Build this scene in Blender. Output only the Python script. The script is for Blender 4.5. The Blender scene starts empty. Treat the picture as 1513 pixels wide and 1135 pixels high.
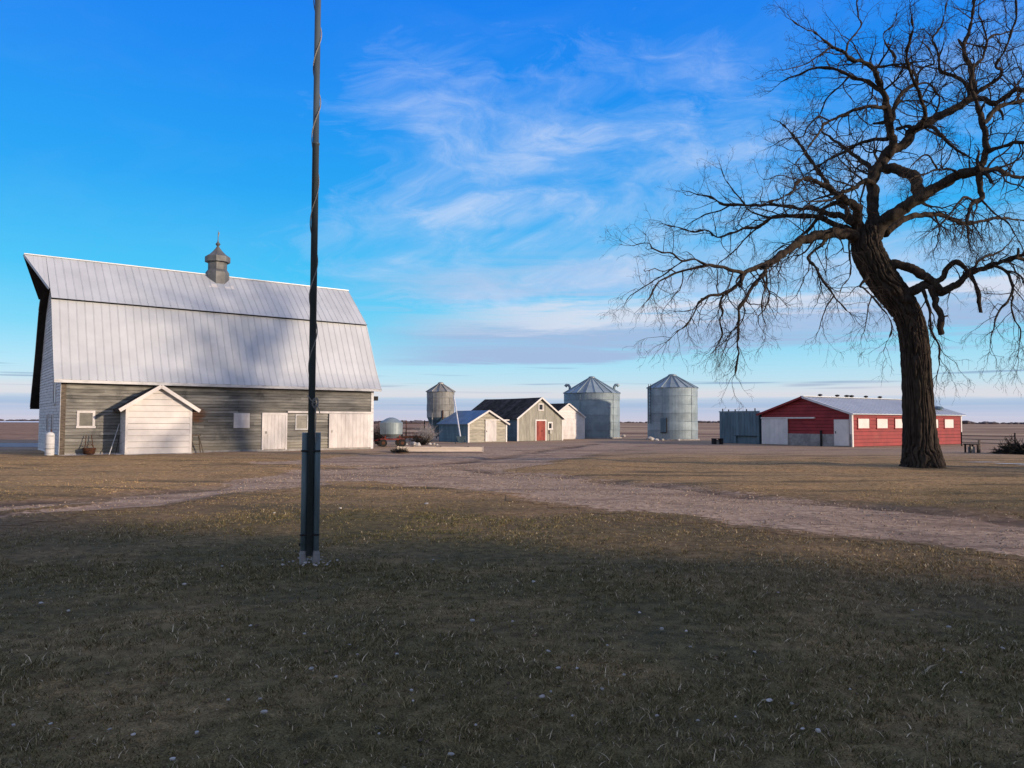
import bpy, math, random
import numpy as np
from mathutils import Vector, Matrix, noise
R = math.radians
rnd = random.Random(7)
scene = bpy.context.scene
COL = scene.collection

# ---------------------------------------------------------------- camera
CAMH = 1.65
PITCH, ROLL = R(2.80), R(0.16)
cam = bpy.data.cameras.new('camera'); cam.lens = 27.05; cam.sensor_width = 36
cam.clip_start = 0.1; cam.clip_end = 12000
cam_o = bpy.data.objects.new('camera', cam); COL.objects.link(cam_o)
CAM_M = (Matrix.Translation((0, 0, CAMH)) @ Matrix.Rotation(R(90) + PITCH, 4, 'X') @ Matrix.Rotation(ROLL, 4, 'Z'))
cam_o.matrix_world = CAM_M
scene.camera = cam_o

# ---------------------------------------------------------------- sun direction and sky
SUN_EL = R(12)
SH = Vector((0.91, -0.415, 0)).normalized()          # horizontal direction towards the sun
PH = Vector((-SH.y, SH.x, 0))                         # across the light
SUN_DIR = (SH * math.cos(SUN_EL) + Vector((0, 0, math.sin(SUN_EL)))).normalized()

def srgb(r, g, b):
    f = lambda c: (c / 255 / 12.92) if c / 255 <= 0.04045 else ((c / 255 + 0.055) / 1.055) ** 2.4
    return (f(r), f(g), f(b), 1.0)

world = bpy.data.worlds.new('World'); scene.world = world; world.use_nodes = True

class NT:
    """small helper to write node trees"""
    def __init__(self, nt): self.nt = nt
    def n(self, t, **kw):
        nd = self.nt.nodes.new(t)
        for k, v in kw.items():
            if hasattr(nd, k): setattr(nd, k, v)
        return nd
    def l(self, a, b): self.nt.links.new(a, b)
    def _in(self, sock, v):
        if isinstance(v, bpy.types.NodeSocket): self.l(v, sock)
        else: sock.default_value = v
    def math(self, op, a, b=0.0, c=0.0, clamp=False):
        m = self.n('ShaderNodeMath', operation=op, use_clamp=clamp)
        self._in(m.inputs[0], a); self._in(m.inputs[1], b); self._in(m.inputs[2], c)
        return m.outputs[0]
    def mix(self, f, a, b, blend='MIX'):
        m = self.n('ShaderNodeMix', data_type='RGBA', blend_type=blend)
        self._in(m.inputs[0], f); self._in(m.inputs[6], a); self._in(m.inputs[7], b)
        return m.outputs[2]
    def ramp(self, f, stops, interp='LINEAR'):
        r = self.n('ShaderNodeValToRGB'); cr = r.color_ramp; cr.interpolation = interp
        while len(cr.elements) < len(stops): cr.elements.new(0.5)
        for e, (p, c) in zip(cr.elements, stops):
            e.position = p; e.color = c if len(c) == 4 else (*c, 1)
        self._in(r.inputs[0], f)
        return r.outputs[0]
    def step(self, v, a, b, lo=0.0, hi=1.0):
        m = self.n('ShaderNodeMapRange', interpolation_type='SMOOTHSTEP')
        self._in(m.inputs[0], v)
        m.inputs[1].default_value = a; m.inputs[2].default_value = b
        m.inputs[3].default_value = lo; m.inputs[4].default_value = hi
        return m.outputs[0]
    def noise(self, vec, scale, detail=4, rough=0.55, dist=0.0):
        t = self.n('ShaderNodeTexNoise')
        if vec is not None: self.l(vec, t.inputs['Vector'])
        t.inputs['Scale'].default_value = scale; t.inputs['Detail'].default_value = detail
        t.inputs['Roughness'].default_value = rough; t.inputs['Distortion'].default_value = dist
        return t.outputs[0]
    def comb(self, x, y, z=0.0):
        c = self.n('ShaderNodeCombineXYZ')
        self._in(c.inputs[0], x); self._in(c.inputs[1], y); self._in(c.inputs[2], z)
        return c.outputs[0]
    def sep(self, v):
        s = self.n('ShaderNodeSeparateXYZ'); self.l(v, s.inputs[0]); return s.outputs
    def mapping(self, v, scale=(1, 1, 1), rot=(0, 0, 0), loc=(0, 0, 0)):
        m = self.n('ShaderNodeMapping'); self.l(v, m.inputs[0])
        m.inputs['Scale'].default_value = scale; m.inputs['Rotation'].default_value = rot; m.inputs['Location'].default_value = loc
        return m.outputs[0]

def build_world():
    T = NT(world.node_tree)
    bg = world.node_tree.nodes['Background']
    sky = T.n('ShaderNodeTexSky'); sky.sky_type = 'NISHITA'; sky.sun_disc = False
    sky.sun_elevation = SUN_EL; sky.sun_rotation = math.atan2(SH.x, SH.y)
    sky.air_density = 1.0; sky.dust_density = 0.3; sky.ozone_density = 3.0
    nish = T.mix(1.0, sky.outputs[0], (0.12, 0.12, 0.12, 1), 'MULTIPLY')
    tc = T.n('ShaderNodeTexCoord'); d = tc.outputs['Generated']
    x, y, z = T.sep(d)
    el = T.math('ARCSINE', z); az = T.math('ARCTAN2', x, y)
    e01 = T.math('DIVIDE', el, 0.8, clamp=True)
    s = srgb
    clear = T.ramp(e01, [(0.0, s(212, 222, 240)), (0.045, s(212, 232, 246)), (0.085, s(180, 232, 255)), (0.14, s(122, 220, 255)),
                         (0.22, s(60, 202, 255)), (0.36, s(5, 170, 255)), (0.52, s(0, 146, 255)), (0.68, s(0, 128, 252)), (1.0, s(0, 108, 230))])
    col = T.mix(0.16, clear, nish)
    # cirrus
    warp = T.noise(T.comb(T.math('MULTIPLY', az, 2.2), T.math('MULTIPLY', el, 5.0), 3.1), 1.6, 3, 0.5)
    wv = T.math('MULTIPLY', T.math('SUBTRACT', warp, 0.5), 0.30)
    az2 = T.math('ADD', az, wv)
    el2 = T.math('SUBTRACT', T.math('ADD', el, T.math('MULTIPLY', wv, 0.45)), T.math('MULTIPLY', az, 0.03))
    fine = T.noise(T.comb(T.math('MULTIPLY', az2, 11.0), T.math('MULTIPLY', el2, 25.0), 4.4), 1.0, 9, 0.66, 0.1)
    broad = T.noise(T.comb(T.math('MULTIPLY', az2, 3.4), T.math('MULTIPLY', el2, 10.0), 6.1), 1.0, 4, 0.55, 0.15)
    dens = T.math('MULTIPLY', T.step(fine, 0.38, 0.72), T.step(broad, 0.40, 0.60))
    # the clouds lie over the farmyard sky, thinner to the left of the mast
    azw = T.math('MULTIPLY', T.step(az, -0.30, 0.02, 0.12, 1.0), T.step(az, 0.55, 1.3, 1.0, 0.5))
    elw = T.math('MULTIPLY', T.step(el, 0.05, 0.13), T.step(el, 0.30, 0.52, 1.0, 0.10))
    # cirrus patches over the outbuildings: direction (from photo x, y), half-widths, strength
    patches = [(860, 300, 430, 240, .30), (640, 165, 130, 90, .36), (662, 150, 40, 62, .34), (960, 205, 240, 75, .52), (880, 245, 150, 40, .50), (740, 298, 170, 46, .62), (800, 345, 130, 28, .55), (905, 402, 130, 38, 1.25), (1150, 470, 230, 26, .9),
               (650, 392, 150, 28, .5), (760, 432, 260, 30, .7), (1010, 442, 170, 34, .85), (600, 335, 90, 24, .25), (1240, 250, 160, 80, .36), (1440, 180, 160, 80, .3), (1300, 425, 280, 46, .6)]
    w_p = None
    rag = T.noise(T.comb(T.math('MULTIPLY', az2, 14.0), T.math('MULTIPLY', el2, 34.0), 2.2), 1.0, 6, 0.65, 0.3)
    edge_n = T.math('ADD', 0.95, T.math('MULTIPLY', T.math('SUBTRACT', T.math('ADD', T.math('MULTIPLY', rag, 0.6), T.math('MULTIPLY', broad, 0.4)), 0.5), 4.2))
    for px, py, rx, ry, st_ in patches:
        pa = T.math('DIVIDE', T.math('SUBTRACT', az2, math.atan((px - 756.5) / 1137)), rx / 1137)
        pe = T.math('DIVIDE', T.math('SUBTRACT', el, (623 - py) / 1137 * 0.95), ry / 1137)
        pk = T.math('SUBTRACT', edge_n, T.math('ADD', T.math('MULTIPLY', pa, pa), T.math('MULTIPLY', pe, pe)), clamp=True)
        pk = T.math('MULTIPLY', pk, st_)
        w_p = pk if w_p is None else T.math('MAXIMUM', w_p, pk)
    w_p = T.math('ADD', T.math('MULTIPLY', w_p, 0.9), T.math('MULTIPLY', T.math('MULTIPLY', T.step(broad, 0.42, 0.62), azw), T.math('MULTIPLY', elw, 0.22)), clamp=True)
    tex = T.math('ADD', T.math('MULTIPLY', T.step(fine, 0.34, 0.74), 0.90), 0.10)
    col = T.mix(T.math('MULTIPLY', w_p, 0.55), col, s(150, 194, 248))
    col = T.mix(T.math('MULTIPLY', T.math('MULTIPLY', w_p, tex), 0.88, clamp=True), col, s(222, 231, 249))
    # pale veil added to the unseen sky to brighten and neutralise the ambient light
    side = T.math('MAXIMUM', T.step(T.math('ABSOLUTE', T.math('SUBTRACT', az, -0.05)), 0.75, 1.5), T.step(el, 0.55, 0.95))
    hv = T.math('MULTIPLY', side, T.step(broad, 0.2, 0.6, 0.50, 0.76))
    col = T.mix(hv, col, s(186, 188, 200))
    # stratus bands low over the fields (grey-lavender undersides, paler tops)
    tilt = T.math('SUBTRACT', el, T.math('MULTIPLY', az, 0.035))
    bn = T.noise(T.comb(T.math('MULTIPLY', az2, 3.0), T.math('MULTIPLY', el, 38.0), 1.7), 1.0, 7, 0.62, 0.4)
    e_w = T.math('ADD', tilt, T.math('MULTIPLY', T.math('SUBTRACT', bn, 0.5), 0.095))
    def band(lo0, lo1, hi0, hi1): return T.math('MULTIPLY', T.step(e_w, lo0, lo1), T.step(e_w, hi0, hi1, 1.0, 0.0))
    b1 = T.math('MULTIPLY', band(0.074, 0.090, 0.118, 0.146), T.step(az, -0.24, -0.05, 0.0, 0.95))
    b2 = T.math('MULTIPLY', band(0.148, 0.160, 0.182, 0.225), T.math('MULTIPLY', T.step(az, -0.26, -0.06, 0.0, 0.80), T.step(az, 0.12, 0.4, 1.0, 0.5)))
    col = T.mix(T.math('MULTIPLY', b1, T.step(bn, 0.28, 0.62, 0.45, 1.0)), col, s(164, 188, 224))
    col = T.mix(T.math('MULTIPLY', b2, T.step(bn, 0.30, 0.66, 0.35, 1.0)), col, s(178, 200, 234))
    t1 = T.math('MULTIPLY', band(0.114, 0.130, 0.134, 0.154), T.step(az, -0.2, 0.1, 0.0, 0.8))
    col = T.mix(t1, col, s(222, 226, 240))
    # hair-thin streaks
    st = T.noise(T.comb(T.math('MULTIPLY', az, 4.0), T.math('MULTIPLY', el, 150.0), 9.0), 1.0, 2, 0.5)
    stw = T.math('MULTIPLY', T.step(st, 0.58, 0.68), T.math('MULTIPLY', T.step(el, 0.03, 0.045), T.step(el, 0.06, 0.085, 1.0, 0.0)))
    col = T.mix(T.math('MULTIPLY', stw, 0.75), col, s(138, 168, 200))
    # pale rosy band and the lavender bank on the horizon
    hn = T.noise(T.comb(T.math('MULTIPLY', az, 6.0), T.math('MULTIPLY', el, 60.0), 2.0), 1.0, 4, 0.55)
    eh = T.math('ADD', el, T.math('MULTIPLY', T.math('SUBTRACT', hn, 0.5), 0.016))
    rosy = T.math('MULTIPLY', T.step(eh, 0.026, 0.031), T.step(eh, 0.034, 0.052, 0.62, 0.0))
    col = T.mix(rosy, col, s(226, 218, 224))
    bank = T.step(eh, 0.0255, 0.0325, 1.0, 0.0)
    bankc = T.ramp(T.math('DIVIDE', el, 0.030, clamp=True), [(0.0, s(204, 198, 216)), (0.35, s(188, 196, 222)), (0.7, s(160, 184, 218)), (1.0, s(182, 202, 226))])
    hs_ = T.noise(T.comb(T.math('MULTIPLY', az, 3.0), T.math('MULTIPLY', el, 260.0), 6.0), 1.0, 3, 0.5)
    bankc = T.mix(T.step(hs_, 0.5, 0.72, 0.0, 0.5), bankc, s(214, 208, 222))
    col = T.mix(T.math('MULTIPLY', bank, 0.80), col, bankc)
    T.l(col, bg.inputs[0]); bg.inputs[1].default_value = 1.0
build_world()

sun = bpy.data.lights.new('sun', 'SUN'); sun.energy = 4.9; sun.angle = R(1.8); sun.color = (1.0, 0.78, 0.58)
sun_o = bpy.data.objects.new('sun', sun); COL.objects.link(sun_o)
sun_o.rotation_euler = SUN_DIR.to_track_quat('Z', 'Y').to_euler(); sun_o.location = (60, -30, 40)
vs = scene.view_settings
vs.view_transform = 'Standard'; vs.look = 'None'; vs.gamma = 1.0; vs.exposure = 0.0; vs.use_curve_mapping = False

# ---------------------------------------------------------------- survey helpers (photo measurements -> ground plan)
F_PX = 27.05 / 36 * 1513
def ray(px, py):
    v = Vector(((px - 756.5) / F_PX, (567.5 - py) / F_PX, -1.0))
    return (CAM_M.to_3x3() @ v)
def at(px, py, Y):
    d = ray(px, py); k = Y / d.y
    return Vector((0, 0, CAMH)) + d * k
def ground(px, py):
    d = ray(px, py); k = -CAMH / d.z
    p = Vector((0, 0, CAMH)) + d * k; p.z = 0
    return p

# ---------------------------------------------------------------- materials
MATS = {}
def base_mat(name):
    m = bpy.data.materials.new(name); m.use_nodes = True
    MATS[name] = m
    T = NT(m.node_tree); b = m.node_tree.nodes['Principled BSDF']
    return m, T, b

def simple(name, c1, c2=None, rough=0.8, metal=0.0, scale=3.0, stretch=(1, 1, 1), contrast=(0.35, 0.65), bump=0.0, bscale=30.0,
           piece=0.0, stain=None, stain_at=(0.55, 0.75), stain_scale=1.0, spec=0.3, local=False):
    """colour noise + per-piece tint + stains + fine relief"""
    m, T, b = base_mat(name)
    c2 = c2 or tuple(v * 0.7 for v in c1)
    if local:
        pos = T.n('ShaderNodeTexCoord').outputs['Object']
    else:
        pos = T.n('ShaderNodeNewGeometry').outputs['Position']
    v = T.mapping(pos, stretch)
    nz = T.noise(v, scale, 5, 0.6)
    col = T.mix(T.step(nz, *contrast), (*c2, 1), (*c1, 1))
    if stain:
        sn = T.noise(T.mapping(pos, (1, 1, 0.55)), stain_scale, 5, 0.65, 0.6)
        col = T.mix(T.step(sn, *stain_at), col, (*stain, 1))
    if piece:
        oi = T.n('ShaderNodeObjectInfo')
        k = T.math('ADD', T.math('MULTIPLY', oi.outputs['Random'], 2 * piece), 1 - piece)
        col = T.mix(1.0, col, T.comb(k, k, k), 'MULTIPLY')
    T.l(col, b.inputs['Base Color'])
    b.inputs['Roughness'].default_value = rough; b.inputs['Metallic'].default_value = metal
    b.inputs['Specular IOR Level'].default_value = spec
    if bump:
        bn = T.noise(v, bscale, 4, 0.6)
        bp = T.n('ShaderNodeBump'); bp.inputs['Strength'].default_value = bump; bp.inputs['Distance'].default_value = 0.02
        T.l(bn, bp.inputs['Height']); T.l(bp.outputs[0], b.inputs['Normal'])
    return m

simple('barn_wood', (0.27, 0.265, 0.24), (0.145, 0.145, 0.135), 0.9, scale=1.1, stretch=(1, 1, 7), contrast=(0.3, 0.72), bump=0.3, bscale=12, piece=0.36,
       stain=(0.085, 0.088, 0.085), stain_at=(0.52, 0.78), stain_scale=0.8)
def rust_stain():
    # rust run-off on the boards beside the shed roof (boards share the barn's own axes)
    T = NT(MATS['barn_wood'].node_tree); b = MATS['barn_wood'].node_tree.nodes['Principled BSDF']
    src = b.inputs['Base Color'].links[0].from_socket
    x, y, z = T.sep(T.n('ShaderNodeTexCoord').outputs['Object'])
    dx = T.math('DIVIDE', T.math('SUBTRACT', x, 6.1), 0.55); dz = T.math('DIVIDE', T.math('SUBTRACT', z, 1.95), 0.42)
    d = T.math('ADD', T.math('MULTIPLY', dx, dx), T.math('MULTIPLY', dz, dz))
    nz = T.noise(T.mapping(T.n('ShaderNodeTexCoord').outputs['Object'], (1, 1, 2.2)), 2.2, 6, 0.65)
    k = T.step(T.math('ADD', d, T.math('MULTIPLY', T.math('SUBTRACT', nz, 0.5), 4.2)), 0.1, 1.5, 0.8, 0.0)
    low = T.step(T.math('ADD', z, T.math('MULTIPLY', T.math('SUBTRACT', nz, 0.5), 0.6)), 0.35, 0.75, 0.5, 0.0)
    c = T.mix(low, src, (0.30, 0.28, 0.22, 1))
    T.l(T.mix(k, c, (0.17, 0.075, 0.032, 1)), b.inputs['Base Color'])
rust_stain()
simple('barn_white', (0.66, 0.67, 0.68), (0.42, 0.44, 0.45), 0.8, scale=2.0, stretch=(1, 1, 4), contrast=(0.25, 0.6), bump=0.2, piece=0.10)
simple('white_paint', (0.72, 0.70, 0.68), (0.62, 0.60, 0.585), 0.6, scale=1.5, contrast=(0.3, 0.7), bump=0.12, piece=0.05, stain=(0.55, 0.5, 0.46), stain_at=(0.62, 0.85), stain_scale=1.4)
simple('worn_white', (0.68, 0.66, 0.65), (0.52, 0.50, 0.49), 0.75, scale=2.6, stretch=(1, 1, 0.35), contrast=(0.3, 0.68), bump=0.25, piece=0.08,
       stain=(0.26, 0.2, 0.16), stain_at=(0.64, 0.8), stain_scale=2.2)
simple('metal_roof', (0.58, 0.61, 0.635), (0.49, 0.52, 0.545), 0.5, 0.25, scale=0.55, contrast=(0.3, 0.7), piece=0.025, spec=0.4,
       stain=(0.46, 0.46, 0.46), stain_at=(0.62, 0.9), stain_scale=0.5)
simple('roof_deck', (0.028, 0.024, 0.022), (0.015, 0.013, 0.012), 0.95, scale=4)
simple('dark_gap', (0.02, 0.02, 0.022), (0.012, 0.012, 0.014), 0.9, scale=4)
simple('galvanised', (0.29, 0.365, 0.40), (0.21, 0.27, 0.30), 0.5, 0.2, scale=1.3, contrast=(0.3, 0.7), piece=0.17, spec=0.5, bump=0.08, bscale=8)
simple('weathered_galv', (0.36, 0.36, 0.34), (0.24, 0.245, 0.235), 0.6, 0.35, scale=2.0, contrast=(0.3, 0.7), piece=0.14, stain=(0.25, 0.17, 0.11), stain_at=(0.66, 0.85), stain_scale=1.6)
simple('cupola_metal', (0.20, 0.205, 0.20), (0.11, 0.115, 0.12), 0.6, 0.35, scale=2.5, contrast=(0.3, 0.7), stain=(0.19, 0.14, 0.09), stain_at=(0.64, 0.8), stain_scale=2.0)
simple('shingle_dark', (0.085, 0.076, 0.070), (0.042, 0.038, 0.037), 1.0, scale=3.0, bump=0.3, bscale=20, piece=0.3, spec=0.02)
simple('shed_siding', (0.42, 0.40, 0.33), (0.30, 0.29, 0.24), 0.88, scale=1.8, stretch=(1, 1, 4), piece=0.10, stain=(0.13, 0.125, 0.1), stain_at=(0.62, 0.85))
simple('shop_siding', (0.36, 0.355, 0.305), (0.26, 0.26, 0.225), 0.88, scale=1.8, stretch=(4, 4, 0.6), piece=0.10, stain=(0.15, 0.14, 0.11), stain_at=(0.62, 0.85))
simple('blue_roof', (0.20, 0.28, 0.35), (0.14, 0.20, 0.27), 0.5, 0.3, scale=1.5, piece=0.08)
simple('red_paint', (0.30, 0.030, 0.034), (0.21, 0.020, 0.025), 0.6, scale=1.2, contrast=(0.25, 0.7), piece=0.08, stain=(0.27, 0.06, 0.055), stain_at=(0.58, 0.85))
simple('red_door', (0.34, 0.085, 0.065), (0.22, 0.05, 0.045), 0.8, scale=3, stretch=(1, 1, 0.4), piece=0.12)
simple('red_iron', (0.23, 0.035, 0.025), (0.10, 0.03, 0.02), 0.7, 0.1, scale=6)
simple('rust', (0.13, 0.055, 0.03), (0.06, 0.03, 0.02), 0.9, 0.1, scale=7, bump=0.3)
simple('dark_iron', (0.035, 0.033, 0.032), (0.018, 0.017, 0.017), 0.8, 0.2, scale=8)
simple('black_rubber', (0.018, 0.018, 0.019), (0.01, 0.01, 0.01), 0.85, scale=8)
simple('concrete', (0.34, 0.33, 0.32), (0.22, 0.215, 0.21), 0.9, scale=2.5, bump=0.25, stain=(0.15, 0.14, 0.13), stain_at=(0.6, 0.85))
simple('steel_panel', (0.125, 0.195, 0.24), (0.085, 0.14, 0.18), 0.55, 0.25, scale=1.2, stretch=(2.5, 2.5, 0.6), piece=0.10, stain=(0.16, 0.13, 0.11), stain_at=(0.68, 0.85))
simple('mast_paint', (0.20, 0.265, 0.29), (0.14, 0.19, 0.21), 0.5, 0.0, scale=9, stretch=(1, 1, 0.25), bump=0.12, stain=(0.14, 0.12, 0.10), stain_at=(0.66, 0.8), stain_scale=3, spec=0.4)
simple('mast_steel', (0.095, 0.12, 0.132), (0.060, 0.077, 0.086), 0.45, 0.1, scale=9, stretch=(1, 1, 0.2), spec=0.4)
simple('rope', (0.34, 0.32, 0.29), (0.2, 0.185, 0.165), 0.95, scale=60, bump=0.4, bscale=120)
simple('glass', (0.03, 0.035, 0.04), (0.02, 0.024, 0.03), 0.12, 0.0, scale=2, spec=0.6)
simple('dusty_pane', (0.17, 0.165, 0.14), (0.12, 0.12, 0.105), 0.35, scale=4, spec=0.5)
simple('pale_wood', (0.72, 0.62, 0.50), (0.60, 0.49, 0.38), 0.8, scale=2.5, stretch=(0.4, 3, 3), piece=0.12, bump=0.2)
simple('old_wood', (0.17, 0.14, 0.11), (0.09, 0.075, 0.06), 0.9, scale=5, stretch=(1, 1, 3), bump=0.3, piece=0.15)
simple('snow', (0.82, 0.83, 0.86), (0.72, 0.74, 0.78), 0.6, scale=0.8)
simple('ice', (0.55, 0.57, 0.60), (0.40, 0.41, 0.43), 0.25, scale=3, spec=0.5)
simple('dry_brush', (0.30, 0.25, 0.20), (0.16, 0.13, 0.10), 0.95, scale=8)
simple('pale_brush', (0.46, 0.44, 0.42), (0.28, 0.26, 0.25), 0.95, scale=8)
simple('brush_dark', (0.030, 0.027, 0.022), (0.015, 0.014, 0.012), 0.95, scale=8)
simple('stone', (0.50, 0.48, 0.45), (0.34, 0.33, 0.31), 0.9, scale=14, piece=0.25, bump=0.3, local=True)
simple('pale_stone', (0.78, 0.75, 0.71), (0.58, 0.56, 0.53), 0.9, scale=14, piece=0.2, bump=0.3, local=True)
simple('far_trees', (0.115, 0.095, 0.10), (0.075, 0.064, 0.07), 1.0, scale=0.02)
simple('spruce_needles', (0.030, 0.042, 0.024), (0.016, 0.024, 0.014), 0.9, scale=2)
simple('house_siding', (0.62, 0.60, 0.56), (0.55, 0.53, 0.50), 0.8, scale=2, piece=0.05)

def bark_material():
    m, T, b = base_mat('bark')
    pos = T.n('ShaderNodeNewGeometry').outputs['Position']
    n1 = T.noise(T.mapping(pos, (1, 1, 0.22)), 9.0, 6, 0.65, 0.4)
    n2 = T.noise(pos, 0.7, 3, 0.5)
    at_ = T.n('ShaderNodeAttribute'); at_.attribute_name = 'ridge'
    col = T.mix(T.step(n1, 0.3, 0.7), (0.018, 0.014, 0.012, 1), (0.062, 0.048, 0.038, 1))
    col = T.mix(T.math('MULTIPLY', T.step(n2, 0.5, 0.75), 0.35), col, (0.075, 0.070, 0.045, 1))
    T.l(col, b.inputs['Base Color']); b.inputs['Roughness'].default_value = 0.95; b.inputs['Specular IOR Level'].default_value = 0.15
    bp = T.n('ShaderNodeBump'); bp.inputs['Strength'].default_value = 0.6; bp.inputs['Distance'].default_value = 0.03
    T.l(n1, bp.inputs['Height']); T.l(bp.outputs[0], b.inputs['Normal'])
bark_material()
simple('twig_bark', (0.060, 0.048, 0.042), (0.034, 0.027, 0.025), 0.95, scale=1.0, spec=0.1)

def ground_material(name, gravel):
    """one palette for the whole farm: lawn, worn yard, ploughed land; 'gravel' adds the drive on top"""
    m, T, b = base_mat(name)
    pos = T.n('ShaderNodeNewGeometry').outputs['Position']
    x, y, z = T.sep(pos)
    n_big = T.noise(pos, 0.09, 4, 0.55); n_mid = T.noise(pos, 0.55, 5, 0.6); n_f = T.noise(pos, 7.0, 5, 0.7); n_ff = T.noise(pos, 45.0, 3, 0.7)
    # lawn: dormant, greener patches
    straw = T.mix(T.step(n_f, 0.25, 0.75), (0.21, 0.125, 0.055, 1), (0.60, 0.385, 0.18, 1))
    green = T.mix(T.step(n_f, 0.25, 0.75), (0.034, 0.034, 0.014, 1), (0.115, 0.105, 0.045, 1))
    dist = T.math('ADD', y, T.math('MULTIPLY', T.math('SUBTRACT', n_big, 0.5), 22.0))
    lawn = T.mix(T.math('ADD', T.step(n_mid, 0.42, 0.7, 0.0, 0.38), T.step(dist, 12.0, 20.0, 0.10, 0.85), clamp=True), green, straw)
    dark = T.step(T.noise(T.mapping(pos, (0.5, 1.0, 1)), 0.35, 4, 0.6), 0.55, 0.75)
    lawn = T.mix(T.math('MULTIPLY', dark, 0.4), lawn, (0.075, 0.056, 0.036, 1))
    n_g = T.noise(pos, 85.0, 3, 0.75)
    kg = T.step(n_g, 0.3, 0.7, 0.45, 1.5)
    lawn = T.mix(1.0, lawn, T.comb(kg, kg, kg), 'MULTIPLY')
    wn = T.n('ShaderNodeAttribute'); wn.attribute_name = 'worn'
    wk = T.math('MULTIPLY', T.math('MULTIPLY', wn.outputs['Fac'], T.step(n_mid, 0.25, 0.6, 0.35, 1.0)), T.step(y, 14.0, 22.0, 0.8, 0.15))
    lawn = T.mix(wk, lawn, T.mix(T.step(n_f, 0.25, 0.75), (0.115, 0.066, 0.036, 1), (0.30, 0.19, 0.108, 1)))
    strk = T.noise(T.mapping(pos, (0.16, 0.95, 1), rot=(0, 0, 0.22)), 1.0, 5, 0.62)
    lawn = T.mix(T.math('MULTIPLY', T.step(strk, 0.50, 0.64), T.step(y, 13.0, 18.0, 0.25, 0.75)), lawn, (0.085, 0.068, 0.040, 1))
    # yard between the buildings, then the fields
    yard = T.mix(T.step(n_f, 0.2, 0.8), (0.25, 0.165, 0.105, 1), (0.52, 0.37, 0.25, 1))
    yard = T.mix(T.step(strk, 0.48, 0.66, 0.0, 0.7), yard, (0.15, 0.098, 0.066, 1))
    f1 = T.step(T.math('ADD', y, T.math('MULTIPLY', T.math('SUBTRACT', n_mid, 0.5), 9.0)), 33.0, 46.0)
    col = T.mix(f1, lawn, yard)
    fld_n = T.noise(T.mapping(pos, (0.012, 0.05, 1)), 1.0, 5, 0.6)
    field = T.mix(T.step(fld_n, 0.38, 0.62), (0.17, 0.095, 0.060, 1), (0.55, 0.38, 0.24, 1))
    field = T.mix(T.math('MULTIPLY', T.step(n_mid, 0.3, 0.7), 0.4), field, (0.27, 0.165, 0.11, 1))
    wv = T.math('ADD', y, T.math('MULTIPLY', T.math('SUBTRACT', n_big, 0.5), 12.0))
    col = T.mix(T.step(wv, 74.0, 92.0), col, field)
    # ploughed strip to the left of the barn, reddish
    lf = T.math('MULTIPLY', T.step(x, -24.0, -30.0), T.step(wv, 58.0, 66.0))
    col = T.mix(T.math('MULTIPLY', lf, 0.75), col, T.mix(T.step(n_mid, 0.3, 0.7), (0.16, 0.082, 0.052, 1), (0.42, 0.25, 0.16, 1)))
    if gravel:
        a = T.n('ShaderNodeAttribute'); a.attribute_name = 'road'
        rut = T.n('ShaderNodeAttribute'); rut.attribute_name = 'rut'
        g = T.mix(T.step(n_f, 0.25, 0.78), (0.24, 0.155, 0.10, 1), (0.66, 0.475, 0.33, 1))
        g = T.mix(T.step(n_ff, 0.55, 0.75, 0.0, 0.45), g, (0.66, 0.50, 0.37, 1))
        g = T.mix(T.math('MULTIPLY', T.step(n_mid, 0.5, 0.75), 0.5), g, (0.20, 0.135, 0.098, 1))
        g = T.mix(T.math('MULTIPLY', rut.outputs['Fac'], 0.9), g, (0.070, 0.048, 0.034, 1))
        g = T.mix(T.step(strk, 0.46, 0.64, 0.0, 0.65), g, (0.17, 0.112, 0.078, 1))
        g = T.mix(T.step(T.noise(T.mapping(pos, (0.6, 2.4, 1)), 2.2, 6, 0.7), 0.53, 0.66, 0.0, 0.8), g, (0.11, 0.074, 0.052, 1))
        k = T.math('ADD', a.outputs['Fac'], T.math('MULTIPLY', T.math('SUBTRACT', n_f, 0.5), 1.5))
        k = T.math('ADD', k, T.math('MULTIPLY', T.math('SUBTRACT', n_mid, 0.5), 1.9))
        edge = T.n('ShaderNodeAttribute'); edge.attribute_name = 'rim'
        k = T.math('MULTIPLY', T.step(k, 0.34, 0.66), edge.outputs['Fac'])
        rk = T.math('MULTIPLY', T.math('MULTIPLY', rut.outputs['Fac'], edge.outputs['Fac']), 1.0)
        col = T.mix(T.math('MAXIMUM', k, rk), col, g)
    T.l(col, b.inputs['Base Color'])
    b.inputs['Roughness'].default_value = 0.97; b.inputs['Specular IOR Level'].default_value = 0.12
    bp = T.n('ShaderNodeBump'); bp.inputs['Strength'].default_value = 0.55; bp.inputs['Distance'].default_value = 0.05
    h = T.math('ADD', T.math('MULTIPLY', n_f, 0.8), T.math('MULTIPLY', n_ff, 0.35))
    T.l(h, bp.inputs['Height']); T.l(bp.outputs[0], b.inputs['Normal'])
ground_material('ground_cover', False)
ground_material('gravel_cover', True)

def grass_material():
    m, T, b = base_mat('grass_blades')
    a = T.n('ShaderNodeAttribute'); a.attribute_name = 'tint'
    T.l(a.outputs['Color'], b.inputs['Base Color']); b.inputs['Roughness'].default_value = 0.85
    b.inputs['Specular IOR Level'].default_value = 0.15
grass_material()

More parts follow.
